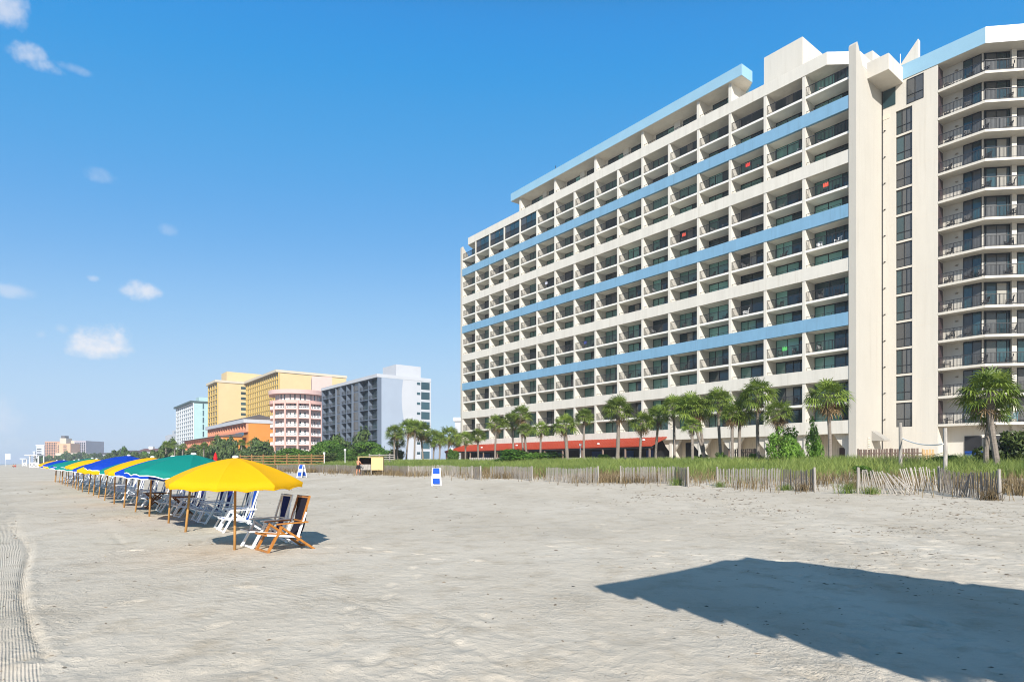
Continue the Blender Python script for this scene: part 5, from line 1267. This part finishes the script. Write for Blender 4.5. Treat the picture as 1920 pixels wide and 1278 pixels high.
# small wooden table between the second and third umbrellas
def beach_table(x, y, rz, label):
    e = empty('side_table', (x, y, gz(x, y)), rz, label, 'table', 'wooden tables among the beach chairs')
    t = MB()
    for i in range(5): t.box(-0.30+i*0.122, -0.19+i*0.122, -0.28, 0.28, 0.50, 0.53)
    t.build('tabletop', m_tab, e)
    for sg in (-1, 1):
        MB().bar((0.24, sg*0.22, 0), (-0.22, sg*0.22, 0.49), 0.04).build('leg', m_tab, e); MB().bar((-0.24, sg*0.19, 0), (0.22, sg*0.19, 0.49), 0.04).build('leg', m_tab, e)
m_tab = mat('dark_varnish', (0.20, 0.075, 0.025), 0.45, var=0.15, scale=6)
for i, lb in ((2, 'brown wooden side table between the second and third umbrellas'), (5, 'brown wooden side table under the sixth umbrella of the row')):
    p = np.array(gp(342, 964)) if i == 2 else np.array(UP[i])+UIN*0.75+U*(-1.05); beach_table(p[0], p[1], FACE, lb)

# square market parasol behind the viewer's right shoulder: only its shadow reaches the picture
HP = 3.75; off = HP/math.tan(SUN_EL); sx, sy = -SD.x/math.hypot(SD.x, SD.y), -SD.y/math.hypot(SD.x, SD.y)
cs = [(1.0, 7.5), (3.72, 9.85), (7.2, 6.2), (3.0, 4.2)]                   # where its corners' shadows fall
cr_ = [(x-sx*off, y-sy*off) for x, y in cs]; mx_, my_ = sum(p[0] for p in cr_)/4, sum(p[1] for p in cr_)/4
par = empty('square_parasol', (mx_, my_, gz(mx_, my_)), 0, 'large square parasol with scalloped valance, its shadow lying on the sand', 'parasol')
cr_ = [(x-mx_, y-my_) for x, y in cr_]
q = MB(); q.tube([(0, 0, -0.3), (0, 0, HP+0.62)], 0.045, 10); q.build('pole', M_POLE, par)
q = MB(); n = 48
nc_ = []
for i in range(4):                                                        # corners cut back to round the outline of the shadow it throws
    p_, c_, q_ = cr_[i-1], cr_[i], cr_[(i+1) % 4]
    cut = (0.02, 0.16, 0.05, 0.05)[i]
    nc_ += [tuple(c_[k]+(p_[k]-c_[k])*cut for k in (0, 1)), tuple(c_[k]*0.97 for k in (0, 1)) if cut > 0.1 else c_, tuple(c_[k]+(q_[k]-c_[k])*cut for k in (0, 1))]
cr_ = nc_
for i in range(len(cr_)):
    a, b = cr_[i], cr_[(i+1) % len(cr_)]
    if math.hypot(a[0]-b[0], a[1]-b[1]) < 0.01: continue
    for j in range(n):
        t0, t1 = j/n, (j+1)/n
        p0 = (a[0]+(b[0]-a[0])*t0, a[1]+(b[1]-a[1])*t0); p1 = (a[0]+(b[0]-a[0])*t1, a[1]+(b[1]-a[1])*t1)
        sag0 = -0.10*4*t0*(1-t0); sag1 = -0.10*4*t1*(1-t1)
        k0 = 1+sag0*0.45; k1 = 1+sag1*0.45
        p0 = (p0[0]*k0, p0[1]*k0); p1 = (p1[0]*k1, p1[1]*k1)
        v0 = 0.04+0.22*abs(math.sin(t0*6*PI)); v1 = 0.04+0.22*abs(math.sin(t1*6*PI))
        q.add([(0, 0, HP+0.6), (*p0, HP), (*p1, HP), (*p0, HP-v0), (*p1, HP-v1)], [(0, 1, 2), (1, 3, 4, 2)])
q.build('canopy', M_UMB['blue'], par)

# ------------------------------------------------------------------ sand fences
rf = random.Random(21)
def sand_fence(b0, b1, label, h=1.02, posts=(0, 1), lean=(0, 0), gap=0.078, sag=0.0, m=None, missing=0.09, fall=0.0):
    """slatted wire fence from photo ground pixel b0 to b1 (bases); lean and fall tilt the slats along the run"""
    p, q = np.array(gp(*b0)), np.array(gp(*b1)); L = float(np.linalg.norm(q-p)); d = (q-p)/L
    e = empty('sand_fence', (p[0], p[1], gz(*p)), math.atan2(d[1], d[0]), label, 'fence', 'slatted sand fences at the foot of the dune')
    z0 = gz(*p); mb = MB(); n = int(L/gap); tops = []
    for i in range(n+1):
        s = L*i/n; x, y = p+d*s; zg = gz(x, y)-z0-0.05
        t = i/n; dip = sag*math.sin(PI*t); k = fall*math.sin(PI*min(1, t*1.15)); wig = 0.03*math.sin(s*2.1)+rf.uniform(-0.02, 0.02)
        tl = lean[0]+(lean[1]-lean[0])*t+rf.uniform(-0.035, 0.035)
        hh = h*(1+rf.uniform(-0.05, 0.04)); ca, sa = math.cos(tl), math.sin(tl); ck, sk = math.cos(k), math.sin(k)
        base = (s, wig, zg); top = (s+hh*sa, wig-hh*ca*sk, zg+hh*ca*ck-dip)
        tops.append((base, top))
        if rf.random() < missing: continue
        mb.bar(base, top, 0.036, 0.010, up=(0, 1, 0.001))
    for fr in (0.12, 0.36, 0.62, 0.88):
        for i in range(n):
            a = [tops[i][0][c]+(tops[i][1][c]-tops[i][0][c])*fr for c in range(3)]; b = [tops[i+1][0][c]+(tops[i+1][1][c]-tops[i+1][0][c])*fr for c in range(3)]
            mb.bar(a, b, 0.006)
    mb.build('slats', m or M_WOODGREY, e)
    for k in posts:
        s = L*k; x, y = p+d*s; zg = gz(x, y)-z0
        pm = MB().tube([(s, 0, zg-0.3), (s+0.02, -0.03, zg+0.6), (s+0.01, -0.04, zg+1.03)], [0.055, 0.05, 0.045], 8); pm.build('post', M_WOODGREY, e)
M_WD = mat('shaded_weathered_wood', (0.15, 0.13, 0.115), 0.9, col2=(0.26, 0.235, 0.21), scale=4, stretch=(3, 3, 0.4), spec=0.15)  # darker slat copy: shade on runs turned from the sun, put into colour
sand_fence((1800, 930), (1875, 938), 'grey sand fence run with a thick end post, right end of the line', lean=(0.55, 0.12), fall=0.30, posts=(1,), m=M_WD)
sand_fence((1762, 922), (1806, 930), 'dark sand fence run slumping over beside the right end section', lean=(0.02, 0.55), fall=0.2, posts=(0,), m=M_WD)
sand_fence((1608, 926), (1722, 927), 'half fallen sand fence with splayed slats left of a grassy gap', lean=(0.02, -0.75), fall=0.22, posts=(0,), missing=0.08, gap=0.095)
sand_fence((1702, 921), (1757, 921), 'short upright pale slats leaning left above the fallen fence', lean=(-0.30, -0.12), posts=(), missing=0.2)
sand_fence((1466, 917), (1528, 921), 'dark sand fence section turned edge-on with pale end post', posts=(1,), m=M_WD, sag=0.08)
sand_fence((1345, 910), (1464, 914), 'pale sunlit sand fence left of the dark edge-on section', posts=(0,), sag=0.05)
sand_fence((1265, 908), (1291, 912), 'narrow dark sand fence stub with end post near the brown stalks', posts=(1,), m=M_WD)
sand_fence((1164, 905), (1264, 908), 'pale sand fence directly below the leaning palm trunks', posts=(0,), sag=0.05)
sand_fence((1024, 901), (1122, 906), 'pale sand fence with dry stalks and tall white end post', posts=(1,), sag=0.06)
sand_fence((919, 896), (998, 900), 'pale sand fence in front of the wide dark shrub', posts=(1,), sag=0.06)
sand_fence((886, 896), (902, 899), 'short dark fence stub right of the folded blue chairs', posts=(0, 1), m=M_WD)
sand_fence((838, 893), (886, 895), 'brownish sand fence behind the folded blue chairs', posts=(), sag=0.04)
sand_fence((766, 891), (836, 893), 'pale sand fence between the tan hut and the folded chairs', posts=(0,), sag=0.04)
sand_fence((716, 889), (766, 891), 'grey sand fence just right of the tan hut', posts=(1,), m=M_WD)
sand_fence((632, 887), (690, 889), 'grey sand fence just left of the person at the hut', posts=(0,), m=M_WD)
sand_fence((580, 885), (632, 887), 'grey sand fence right of the small folded chair stack', posts=(0,), m=M_WD)
sand_fence((520, 883.5), (580, 885), 'grey sand fence behind the small folded chair stack', posts=(0,), m=M_WD)
# tufts that grow through the fences
tl_ = [(1475, 918), (1508, 920), (1590, 926), (1635, 927), (1860, 938), (1268, 910), (1350, 912), (1600, 915)]
for i, (px, py) in enumerate(tl_):
    x, y = gp(px, py); n = 130; r_g = np.abs(rng.normal(0, 0.22, n)); a_g = rng.uniform(0, 6.28, n); gx, gy = x+r_g*np.cos(a_g), y+r_g*np.sin(a_g)
    o = blades('grass_tuft', np.stack([gx, gy, zs(gx, gy)-0.02], -1), 0.34+0.10*(i % 3), 0.018, (M_GRASS, M_DRY, M_GRASS)[i % 3], 0.9, f"green grass tuft at the foot of the fences, {ORD[i]} planted tuft" if False else ['spiky tuft by the pale end post of the dark fence', 'green tuft in front of the dark edge-on fence', 'sprawling tuft left of the half fallen fence post', 'pale green tuft under the splayed slats', 'small tuft at the thick end post', 'tuft at the narrow fence stub', 'tuft at the left end of the pale sunlit fence', 'tuft on the sand mound before the fallen fence'][i], tone=rng.random(n)*0.6, kind=None, cat='grass tuft')
    o['group'] = 'grass tufts at the fences'

# ------------------------------------------------------------------ wooden fences, net posts, rails
def board_fence(px0, px1, Y0, Y1, top_py, label, m, gapf=0.35):
    a, b = np.array(at(px0, Y0)), np.array(at(px1, Y1)); L = float(np.linalg.norm(b-a)); d = (b-a)/L
    e = empty('board_fence', (a[0], a[1], gz(*a)-0.1), math.atan2(d[1], d[0]), label, 'fence'); h = zat(top_py, (Y0+Y1)/2)-gz(*a)+0.1
    mb = MB(); n = int(L/0.19); r = random.Random(int(px0))
    for i in range(n): mb.box(i*0.19, i*0.19+0.145, -0.02 if i % 2 else 0.03, 0.005 if i % 2 else 0.055, 0, h*(1+r.uniform(-0.015, 0.015)))
    mb.build('boards', m, e); q = MB(); q.box(0, L, 0.006, 0.029, 0.3, 0.4); q.box(0, L, 0.006, 0.029, h-0.4, h-0.3); q.build('rail', m, e)
    for i in range(int(L/2.4)+1): MB().box(i*2.4-0.05, i*2.4+0.05, 0.056, 0.15, 0, h+0.05).build('post', m, e)
board_fence(1608, 1728, 50, 46.5, 841, 'brown board fence at the foot of the hotel end wall', M_WOODBROWN)
board_fence(1730, 1753, 46.4, 46, 842, 'new tan board fence panel at the tower', M_WOODTAN)
board_fence(1366, 1424, 60, 58.5, 841, 'brown board fence between palm trunks before the siding', M_WOODBROWN)
def post(px, py, Y, label, r=0.10):
    x, y = at(px, Y); z = gz(x, y)-0.2; e = MB().tube([(0, 0, 0), (0.02, 0, (zat(py, Y)-z)*0.5), (0, 0, zat(py, Y)-z)], [r*1.05, r, r*0.95], 9)
    return tag(e.build('wooden_post', M_WOODGREY, None, loc=(x, y, z)), label, 'post', 'posts of the old volleyball net')
post(1688, 792, 38, 'tall weathered net post before the brown board fence'); post(1772, 802, 33.5, 'tall weathered net post before the clipped bush')
def rope(a, b, sag, r, m, label, name, cat):
    q = MB(); pts = [(a[0]+(b[0]-a[0])*t, a[1]+(b[1]-a[1])*t, a[2]+(b[2]-a[2])*t-sag*4*t*(1-t)) for t in [i/14 for i in range(15)]]
    return tag(q.tube(pts, r, 6).build(name, m), label, cat)
pa, pb = at(1688, 38), at(1772, 33.5)
rope((pa[0]+0.1, pa[1], zat(821, 38)), (pb[0]-0.1, pb[1], zat(832, 33.5)), 0.20, 0.035, M_WHITE, 'white net tape sagging between the two net posts', 'net_tape', 'net tape')
rope((pa[0]+0.1, pa[1], zat(848, 38)), (pb[0]-0.1, pb[1], zat(848, 33.5)), 0.22, 0.015, mat('yellow_rope', (0.5, 0.42, 0.12), 0.7), 'thin yellow rope low between the two net posts', 'net_rope', 'rope')
def rail_fence(px0, px1, Y0, Y1, pyt, label, m):
    a, b = np.array(at(px0, Y0)), np.array(at(px1, Y1)); L = float(np.linalg.norm(b-a)); d = (b-a)/L; z = gz(*a)
    e = empty('rail_fence', (a[0], a[1], z-0.1), math.atan2(d[1], d[0]), label, 'fence'); h = zat(pyt, Y0)-z+0.1
    q = MB()
    for t in (0.22, 0.42, 0.62, 0.80, 0.97): q.box(0, L, -0.06, 0.0, h*t-0.12, h*t+0.05)
    q.build('rails', m, e)
    for i in range(int(L/2.6)+1): MB().box(i*2.6-0.09, i*2.6+0.09, 0.004, 0.16, 0, h*1.08).build('post', m, e)
rail_fence(450, 608, 112, 106, 853.5, 'orange wooden rail fence before the orange hotel and thicket', M_ORANGEWOOD)
rail_fence(692, 740, 104, 100, 852, 'grey wooden rail fence beside the grey hotel', M_WOODGREY)
board_fence(880, 1030, 92, 84, 857, 'low grey fence behind the grass before the red roof', M_WOODGREY)
board_fence(1060, 1260, 80, 70, 857, 'long low grey fence before the restaurant posts', M_WOODGREY)
for i, (px, py, Y, hpx) in enumerate([(608, 848, 105, 9), (647, 842, 104, 8), (1088, 832, 83, 30), (848, 840, 100, 20)]):
    x, y = at(px, Y); z = gz(x, y)-0.1; q = MB(); h = zat(py, Y)-z; q.tube([(0, 0, 0), (0, 0, h)], 0.06, 7); q.box(-0.16, 0.16, -0.1, 0.1, h-0.25, h+0.05)
    tag(q.build('lamp_post', M_WHITE, None, loc=(x, y, z)), ['short white post at the right end of the orange rail fence', 'short white post above the tan hut', 'white lamp post before the red roof right of the dark shrub', 'white lamp post left of the red roof'][i], 'post')

# ------------------------------------------------------------------ the tan rental hut, folded chairs
hx, hy = gp(695, 889.5); hut = empty('rental_hut', (hx, hy, gz(hx, hy)), rad(8), 'tan wooden rental box on legs with one side open', 'hut')
k_ = hy/F; WID = 46*k_; Hh = 33*k_; m_hut = mat('tan_hut_paint', (0.56, 0.42, 0.20), 0.7, var=0.05, scale=1.5)
x0, x1, xm = -WID/2, WID/2, WID*0.02; zb = Hh*0.26
q = MB(); q.box(xm, x1, 0, 1.3, zb, Hh); q.build('closed_box', m_hut, hut)
q = MB(); q.box(x0, xm-0.003, 1.2, 1.3, zb, Hh-0.08); q.box(x0, x0+0.06, 0.02, 1.2, zb, Hh-0.08); q.box(x0, xm-0.003, 0.03, 1.2, zb, zb+0.08); q.box(x0+0.06, xm-0.004, 0.04, 1.19, zb+0.45*(Hh-zb), zb+0.49*(Hh-zb)); q.build('open_shelves', mat('hut_inside', (0.05, 0.03, 0.022), 0.8), hut)
MB().box(x0-0.05, x1+0.02, -0.10, 1.36, Hh+0.002, Hh+0.07).build('lid', m_hut, hut)
MB().box(x0+0.02, xm-0.05, -0.01, 0.015, zb+0.02, zb+0.44*(Hh-zb)).build('front_panel', M_WOODGREY, hut)
for lx, ly in ((x0+0.1, 0.08), (x1-0.1, 0.08), (x0+0.1, 1.2), (x1-0.1, 1.2), (xm, 0.08)): MB().box(lx-0.05, lx+0.05, ly-0.05, ly+0.05, -0.1, zb-0.002).build('leg', M_WOODGREY, hut)
def folded(px, py, n, hgt_px, rz, label):
    x, y = gp(px, py); s = hgt_px*y/F/1.2
    e = empty('folded_chairs', (x, y, gz(x, y)), rz, label, 'folded chair', 'folded beach chairs stood on the sand'); e.scale = (s, s, s)
    for sg, nm in ((1, 'front_frame'), (-1, 'rear_frame')):
        q = MB()
        for sy_ in (-0.3, 0.3): q.bar((0.32*sg, sy_, -0.02), (0.05*sg, sy_*0.86, 1.2), 0.05, 0.06, up=(0, 1, 0))
        for t in (0.05, 0.45, 0.97): q.bar((0.32*sg-0.27*sg*t, -0.3+0.04*t, 1.2*t), (0.32*sg-0.27*sg*t, 0.3-0.04*t, 1.2*t), 0.04)
        q.build(nm, M_WHITEPL, e)
        for a, b, nm2, mm in ((0.10, 0.42, 'sling', M_ROYAL), (0.42, 0.66, 'white_panel', M_WHITEPL), (0.66, 0.98, 'sling', M_ROYAL)):
            q = MB(); X0, X1 = sg*(0.32-0.27*a)+0.035*sg, sg*(0.32-0.27*b)+0.035*sg
            q.add([(X0, -0.22, 1.2*a), (X0, 0.22, 1.2*a), (X1, 0.21, 1.2*b), (X1, -0.21, 1.2*b), (X0-0.02*sg, -0.22, 1.2*a), (X0-0.02*sg, 0.22, 1.2*a), (X1-0.02*sg, 0.21, 1.2*b), (X1-0.02*sg, -0.21, 1.2*b)], [(0, 1, 2, 3), (7, 6, 5, 4), (0, 4, 5, 1), (1, 5, 6, 2), (2, 6, 7, 3), (3, 7, 4, 0)])
            q.build(nm2, mm, e)
    return e
folded(818, 910, 2, 33, rad(-80), 'white folded beach chairs with blue panels standing alone on the sand')
folded(566, 894, 2, 24, rad(-120), 'small folded blue and white chair pair left near the fence')

# ------------------------------------------------------------------ people
def person(x, y, rz, label, H=1.75, pose='reach', shorts=M_BLACK, top=None, hair=(0.10, 0.06, 0.03), sit=False):
    e = empty('person', (x, y, gz(x, y)), rz, label, 'person'); k = H/1.75
    # joints: facing +y
    J = {}
    if not sit:
        J = {'pel': (0, 0, .95, .125), 'wai': (0, 0.0, 1.10, .115), 'che': (0, 0.02, 1.30, .15), 'nec': (0, 0.04, 1.49, .058), 'hd0': (0, 0.06, 1.57, .075), 'hd1': (0, 0.07, 1.66, .098), 'hd2': (0, 0.07, 1.735, .06)}
        for s, n in ((-1, 'l'), (1, 'r')):
            J.update({'hip'+n: (s*.10, 0, .90, .092), 'kne'+n: (s*.13, 0.03+0.05*s, .50, .058), 'ank'+n: (s*.14, -0.02+0.09*s, .09, .040), 'toe'+n: (s*.16, .13+0.09*s, .035, .032),
                      'sho'+n: (s*.19, 0.02, 1.42, .058), 'elb'+n: (s*.25, .14, 1.17, .042), 'wri'+n: (s*.20, .38, 1.12, .030), 'han'+n: (s*.19, .46, 1.11, .036)})
    else:
        J = {'pel': (0, 0, .13, .13), 'wai': (0, -0.06, .28, .12), 'che': (0, -0.12, .48, .15), 'nec': (0, -.12, .66, .058), 'hd0': (0, -.10, .74, .075), 'hd1': (0, -.10, .83, .098), 'hd2': (0, -.10, .91, .06)}
        for s, n in ((-1, 'l'), (1, 'r')):
            J.update({'hip'+n: (s*.10, .04, .13, .09), 'kne'+n: (s*.16, .44, .42, .058), 'ank'+n: (s*.15, .74, .09, .042), 'toe'+n: (s*.16, .90, .05, .032),
                      'sho'+n: (s*.19, -.12, .59, .058), 'elb'+n: (s*.24, .08, .38, .042), 'wri'+n: (s*.16, .30, .42, .030), 'han'+n: (s*.15, .37, .43, .036)})
    E = [('pel', 'wai'), ('wai', 'che'), ('che', 'nec'), ('nec', 'hd0'), ('hd0', 'hd1'), ('hd1', 'hd2')]
    for n in 'lr': E += [('pel', 'hip'+n), ('hip'+n, 'kne'+n), ('kne'+n, 'ank'+n), ('ank'+n, 'toe'+n), ('che', 'sho'+n), ('sho'+n, 'elb'+n), ('elb'+n, 'wri'+n), ('wri'+n, 'han'+n)]
    # five fingers, unequal, bent, rooted in each palm
    for s, n in ((-1, 'l'), (1, 'r')):
        hx_, hy_, hz_, _ = J['han'+n]
        for i, (dx, ln) in enumerate(((-.028, .060), (-.010, .072), (.010, .068), (.027, .052), (-.045*s, .045))):
            thumb = i == 4
            J[f'f{i}a{n}'] = (hx_+dx, hy_+(.04 if not thumb else 0.01), hz_-.004, .010); J[f'f{i}b{n}'] = (hx_+dx*1.25, hy_+(.04 if not thumb else 0.02)+ln*0.8, hz_-.028, .008)
            E += [('han'+n, f'f{i}a{n}'), (f'f{i}a{n}', f'f{i}b{n}')]
    ks = list(J); me = bpy.data.meshes.new('body'); me.from_pydata([tuple(c*k for c in J[q][:3]) for q in ks], [(ks.index(a), ks.index(b)) for a, b in E], [])
    me.materials.append(M_SKIN); o = bpy.data.objects.new('body', me); C.objects.link(o); o.parent = e
    md = o.modifiers.new('skin', 'SKIN'); md.use_smooth_shade = True
    for i, q in enumerate(ks): me.skin_vertices[0].data[i].radius = (J[q][3]*k,)*2; me.skin_vertices[0].data[i].use_root = (i == 0)
    sb = o.modifiers.new('sub', 'SUBSURF'); sb.levels = sb.render_levels = 1
    hd = J['hd1']; q = MB().ball((hd[0]*k, (hd[1]-0.02)*k, (hd[2]+0.035)*k), 0.108*k, 10, 7, 1.0); q.build('hair', mat('hair_%02d' % int(hair[0]*100), hair, 0.6), e)
    f = MB()                                                              # face: eyes, nose, mouth on the front of the head
    for s in (-1, 1): f.ball((s*.035*k, (hd[1]+.092)*k, (hd[2]+.005)*k), .012*k, 6, 4)
    f.build('eyes', M_BLACK, e); MB().ball((0, (hd[1]+.103)*k, (hd[2]-.03)*k), .016*k, 6, 4, 1.4).build('nose', M_SKIN, e)
    MB().ball((0, (hd[1]+.09)*k, (hd[2]-.065)*k), .020*k, 6, 4, 0.4).build('mouth', mat('lips', (0.35, 0.10, 0.08), 0.5), e)
    sh = MB()
    pe = J['pel']
    if not sit:
        sh.tube([(0, 0, 1.05*k), (0, 0, .97*k), (0, 0, .86*k)], [.150*k, .165*k, .175*k], 14)
        for n in 'lr':
            a, b = J['hip'+n], J['kne'+n]; m1 = [a[c]+(b[c]-a[c])*.62 for c in range(3)]
            sh.tube([tuple(c*k for c in a[:3]), tuple(c*k for c in m1)], [.108*k, .105*k], 12)
    else:
        sh.tube([(0, -0.02*k, .26*k), (0, 0, .10*k), (0, 0, .02*k)], [.15*k, .165*k, .15*k], 12)
        for n in 'lr':
            a, b = J['hip'+n], J['kne'+n]; m1 = [a[c]+(b[c]-a[c])*.6 for c in range(3)]
            sh.tube([tuple(c*k for c in a[:3]), tuple(c*k for c in m1)], [.105*k, .10*k], 12)
    sh.build('shorts', shorts, e)
    if top:
        c0, c1, c2 = J['wai'], J['che'], J['sho'+'l']
        q = MB().tube([(0, c0[1]*k, c0[2]*k), (0, c1[1]*k, c1[2]*k), (0, c1[1]*k, (c1[2]+.10)*k)], [.14*k, .175*k, .13*k], 12); q.build('top', top, e)
    return e
px_, py_ = gp(671.5, 889.8); px_ *= 0.982; py_ *= 0.982; person(px_, py_, rad(-25), 'person with bare back and black shorts reaching into the tan hut', 32.5*py_/F, hair=(0.40, 0.28, 0.14))
m_rs = mat('red_swimwear', (0.45, 0.05, 0.04), 0.7)
for i, (px, Y, lb) in enumerate([(25.5, 238, 'person sitting on the far open sand, left of two'), (29, 240, 'person in red sitting on the far open sand, right of two')]):
    x, y = at(px, Y); person(x, y, rad(60), lb, 2.1, shorts=M_BLACK if i == 0 else m_rs, top=None if i == 0 else m_rs, sit=True)

# ------------------------------------------------------------------ white lifeguard shelters, banner, closed red umbrella
def shelter(px0, px1, py0, Y, label):
    x0, x1 = at(px0, Y)[0], at(px1, Y)[0]; xc = (x0+x1)/2; w_ = (x1-x0)/2; z = gz(xc, Y); h = zat(py0, Y)-z
    e = empty('lifeguard_shelter', (xc, Y, z), 0, label, 'beach shelter', 'white lifeguard shelters')
    for sx_ in (-1, 1):
        for d in (0, w_*1.6): MB().box(sx_*w_-0.14, sx_*w_+0.14, d-0.14, d+0.14, -0.2, h*0.93).build('post', M_WHITE, e)
    MB().box(-w_*1.9, w_*1.05, -0.6, w_*1.6+0.6, h*0.93+0.002, h).build('roof', M_WHITE, e)
    q = MB(); q.box(-w_+0.15, w_-0.15, -0.08, 0.08, h*0.36, h*0.40); q.box(-w_+0.15, w_-0.15, -0.08, 0.08, h*0.05, h*0.09)
    for a, b in ((-w_+0.15, 0), (0, w_-0.15)): q.bar((a, 0, h*0.40), (b, 0, h*0.09), 0.12); q.bar((b, 0.13, h*0.40), (a, 0.13, h*0.09), 0.12)
    q.build('cross_braces', M_WHITE, e)
shelter(56, 72, 852, 205, 'white lifeguard shelter with crossed braces beyond the umbrellas')
shelter(42, 50, 859, 330, 'smaller white shelter farther down the open beach')
x, y = at(10, 300); z = gz(x, y)
q = empty('white_banner', (x, y, z), 0, 'white square banner on a pole at the far left of the beach', 'banner')
MB().tube([(0, 0, -0.2), (0, 0, zat(850, 300)-z)], 0.06, 6).build('pole', M_WHITE, q)
b = MB(); zt0, zt1 = zat(861, 300)-z, zat(850.5, 300)-z; n = 6
for i in range(n): b.add([(0.06+2.4*i/n, 0.1*math.sin(i), zt0+0.1*i/n), (0.06+2.4*(i+1)/n, 0.1*math.sin(i+1), zt0+0.1*(i+1)/n), (0.06+2.4*(i+1)/n, 0.1*math.sin(i+1), zt1+0.15*(i+1)/n), (0.06+2.4*i/n, 0.1*math.sin(i), zt1+0.15*i/n)], [(0, 1, 2, 3)])
b.build('cloth', M_WHITE, q)
x, y = at(404, 46); z = gz(x, y)
q = empty('closed_umbrella', (x, y, z), 0, 'closed red umbrella behind the teal and yellow umbrellas', 'umbrella')
MB().tube([(0, 0, -0.2), (0, 0, zat(847, 46)-z)], 0.02, 8).build('pole', M_POLE, q)
b = MB(); zt_ = zat(848, 46)-z
b.tube([(0, 0, zt_-0.62), (0, 0, zt_-0.45), (0, 0, zt_-0.2), (0, 0, zt_-0.06), (0, 0, zt_)], [0.13, 0.15, 0.11, 0.06, 0.015], 9); b.build('canopy', mat('red_canvas', (0.45, 0.01, 0.015), 0.8), q)

# blue bins in the shade under the tower
m_bin = mat('blue_bin', (0.01, 0.05, 0.22), 0.5, var=0.15, scale=2)
for i, (px, Y, lb) in enumerate([(1826, 51.5, 'left of the palm pair'), (1893, 50.5, 'right of the palm pair'), (1911, 50, 'nearest the right edge')]):
    x, y = at(px, Y); e = empty('storage_bin', (x, y, gz(x, y)), ROT, f'blue storage bin under the tower, {lb}', 'bin', 'blue bins under the tower')
    MB().add([(-.42, -.35, 0), (.42, -.35, 0), (.42, .35, 0), (-.42, .35, 0), (-.5, -.42, 1.15), (.5, -.42, 1.15), (.5, .42, 1.15), (-.5, .42, 1.15)], [(0, 3, 2, 1), (4, 5, 6, 7), (0, 1, 5, 4), (1, 2, 6, 5), (2, 3, 7, 6), (3, 0, 4, 7)]).build('body', m_bin, e)
    MB().prism_x([(-.46, 1.152), (.46, 1.152), (.40, 1.27), (-.40, 1.27)], -.53, .53).build('lid', m_bin, e)

for px0, px1, pt, Y, key, lb in [(1118, 1150, 848, 76, 'dense2', 'small dark shrub under the tall smooth palm'), (1290, 1330, 843, 66, 'dense', 'low shrub at the feet of the leaning palms'), (1400, 1432, 846, 57, 'dense2', 'dark shrub at the foot of the tallest palm'), (1340, 1366, 850, 60, 'light', 'small bright shrub left of the brown fence panel'), (1570, 1600, 849, 55, 'dense', 'low shrub right of the lone tall palm')]:
    bush_px(px0, px1, pt, 862, Y, key, lb)
# ------------------------------------------------------------------ the salty air along the shore
hz = MB().box(-9500, 9500, -400, 12000, -6.0, 62.0); hm = bpy.data.materials.new('haze'); hm.use_nodes = True; hn = hm.node_tree.nodes; hn.remove(hn['Principled BSDF'])
vol = hn.new('ShaderNodeVolumePrincipled'); vol.inputs['Color'].default_value = (0.80, 0.88, 1.0, 1); vol.inputs['Density'].default_value = 0.00032; vol.inputs['Anisotropy'].default_value = 0.0
hm.node_tree.links.new(vol.outputs[0], hn['Material Output'].inputs['Volume'])
tag(hz.build('haze', hm), 'thin bluish sea haze over the whole shore', 'haze', kind='stuff')
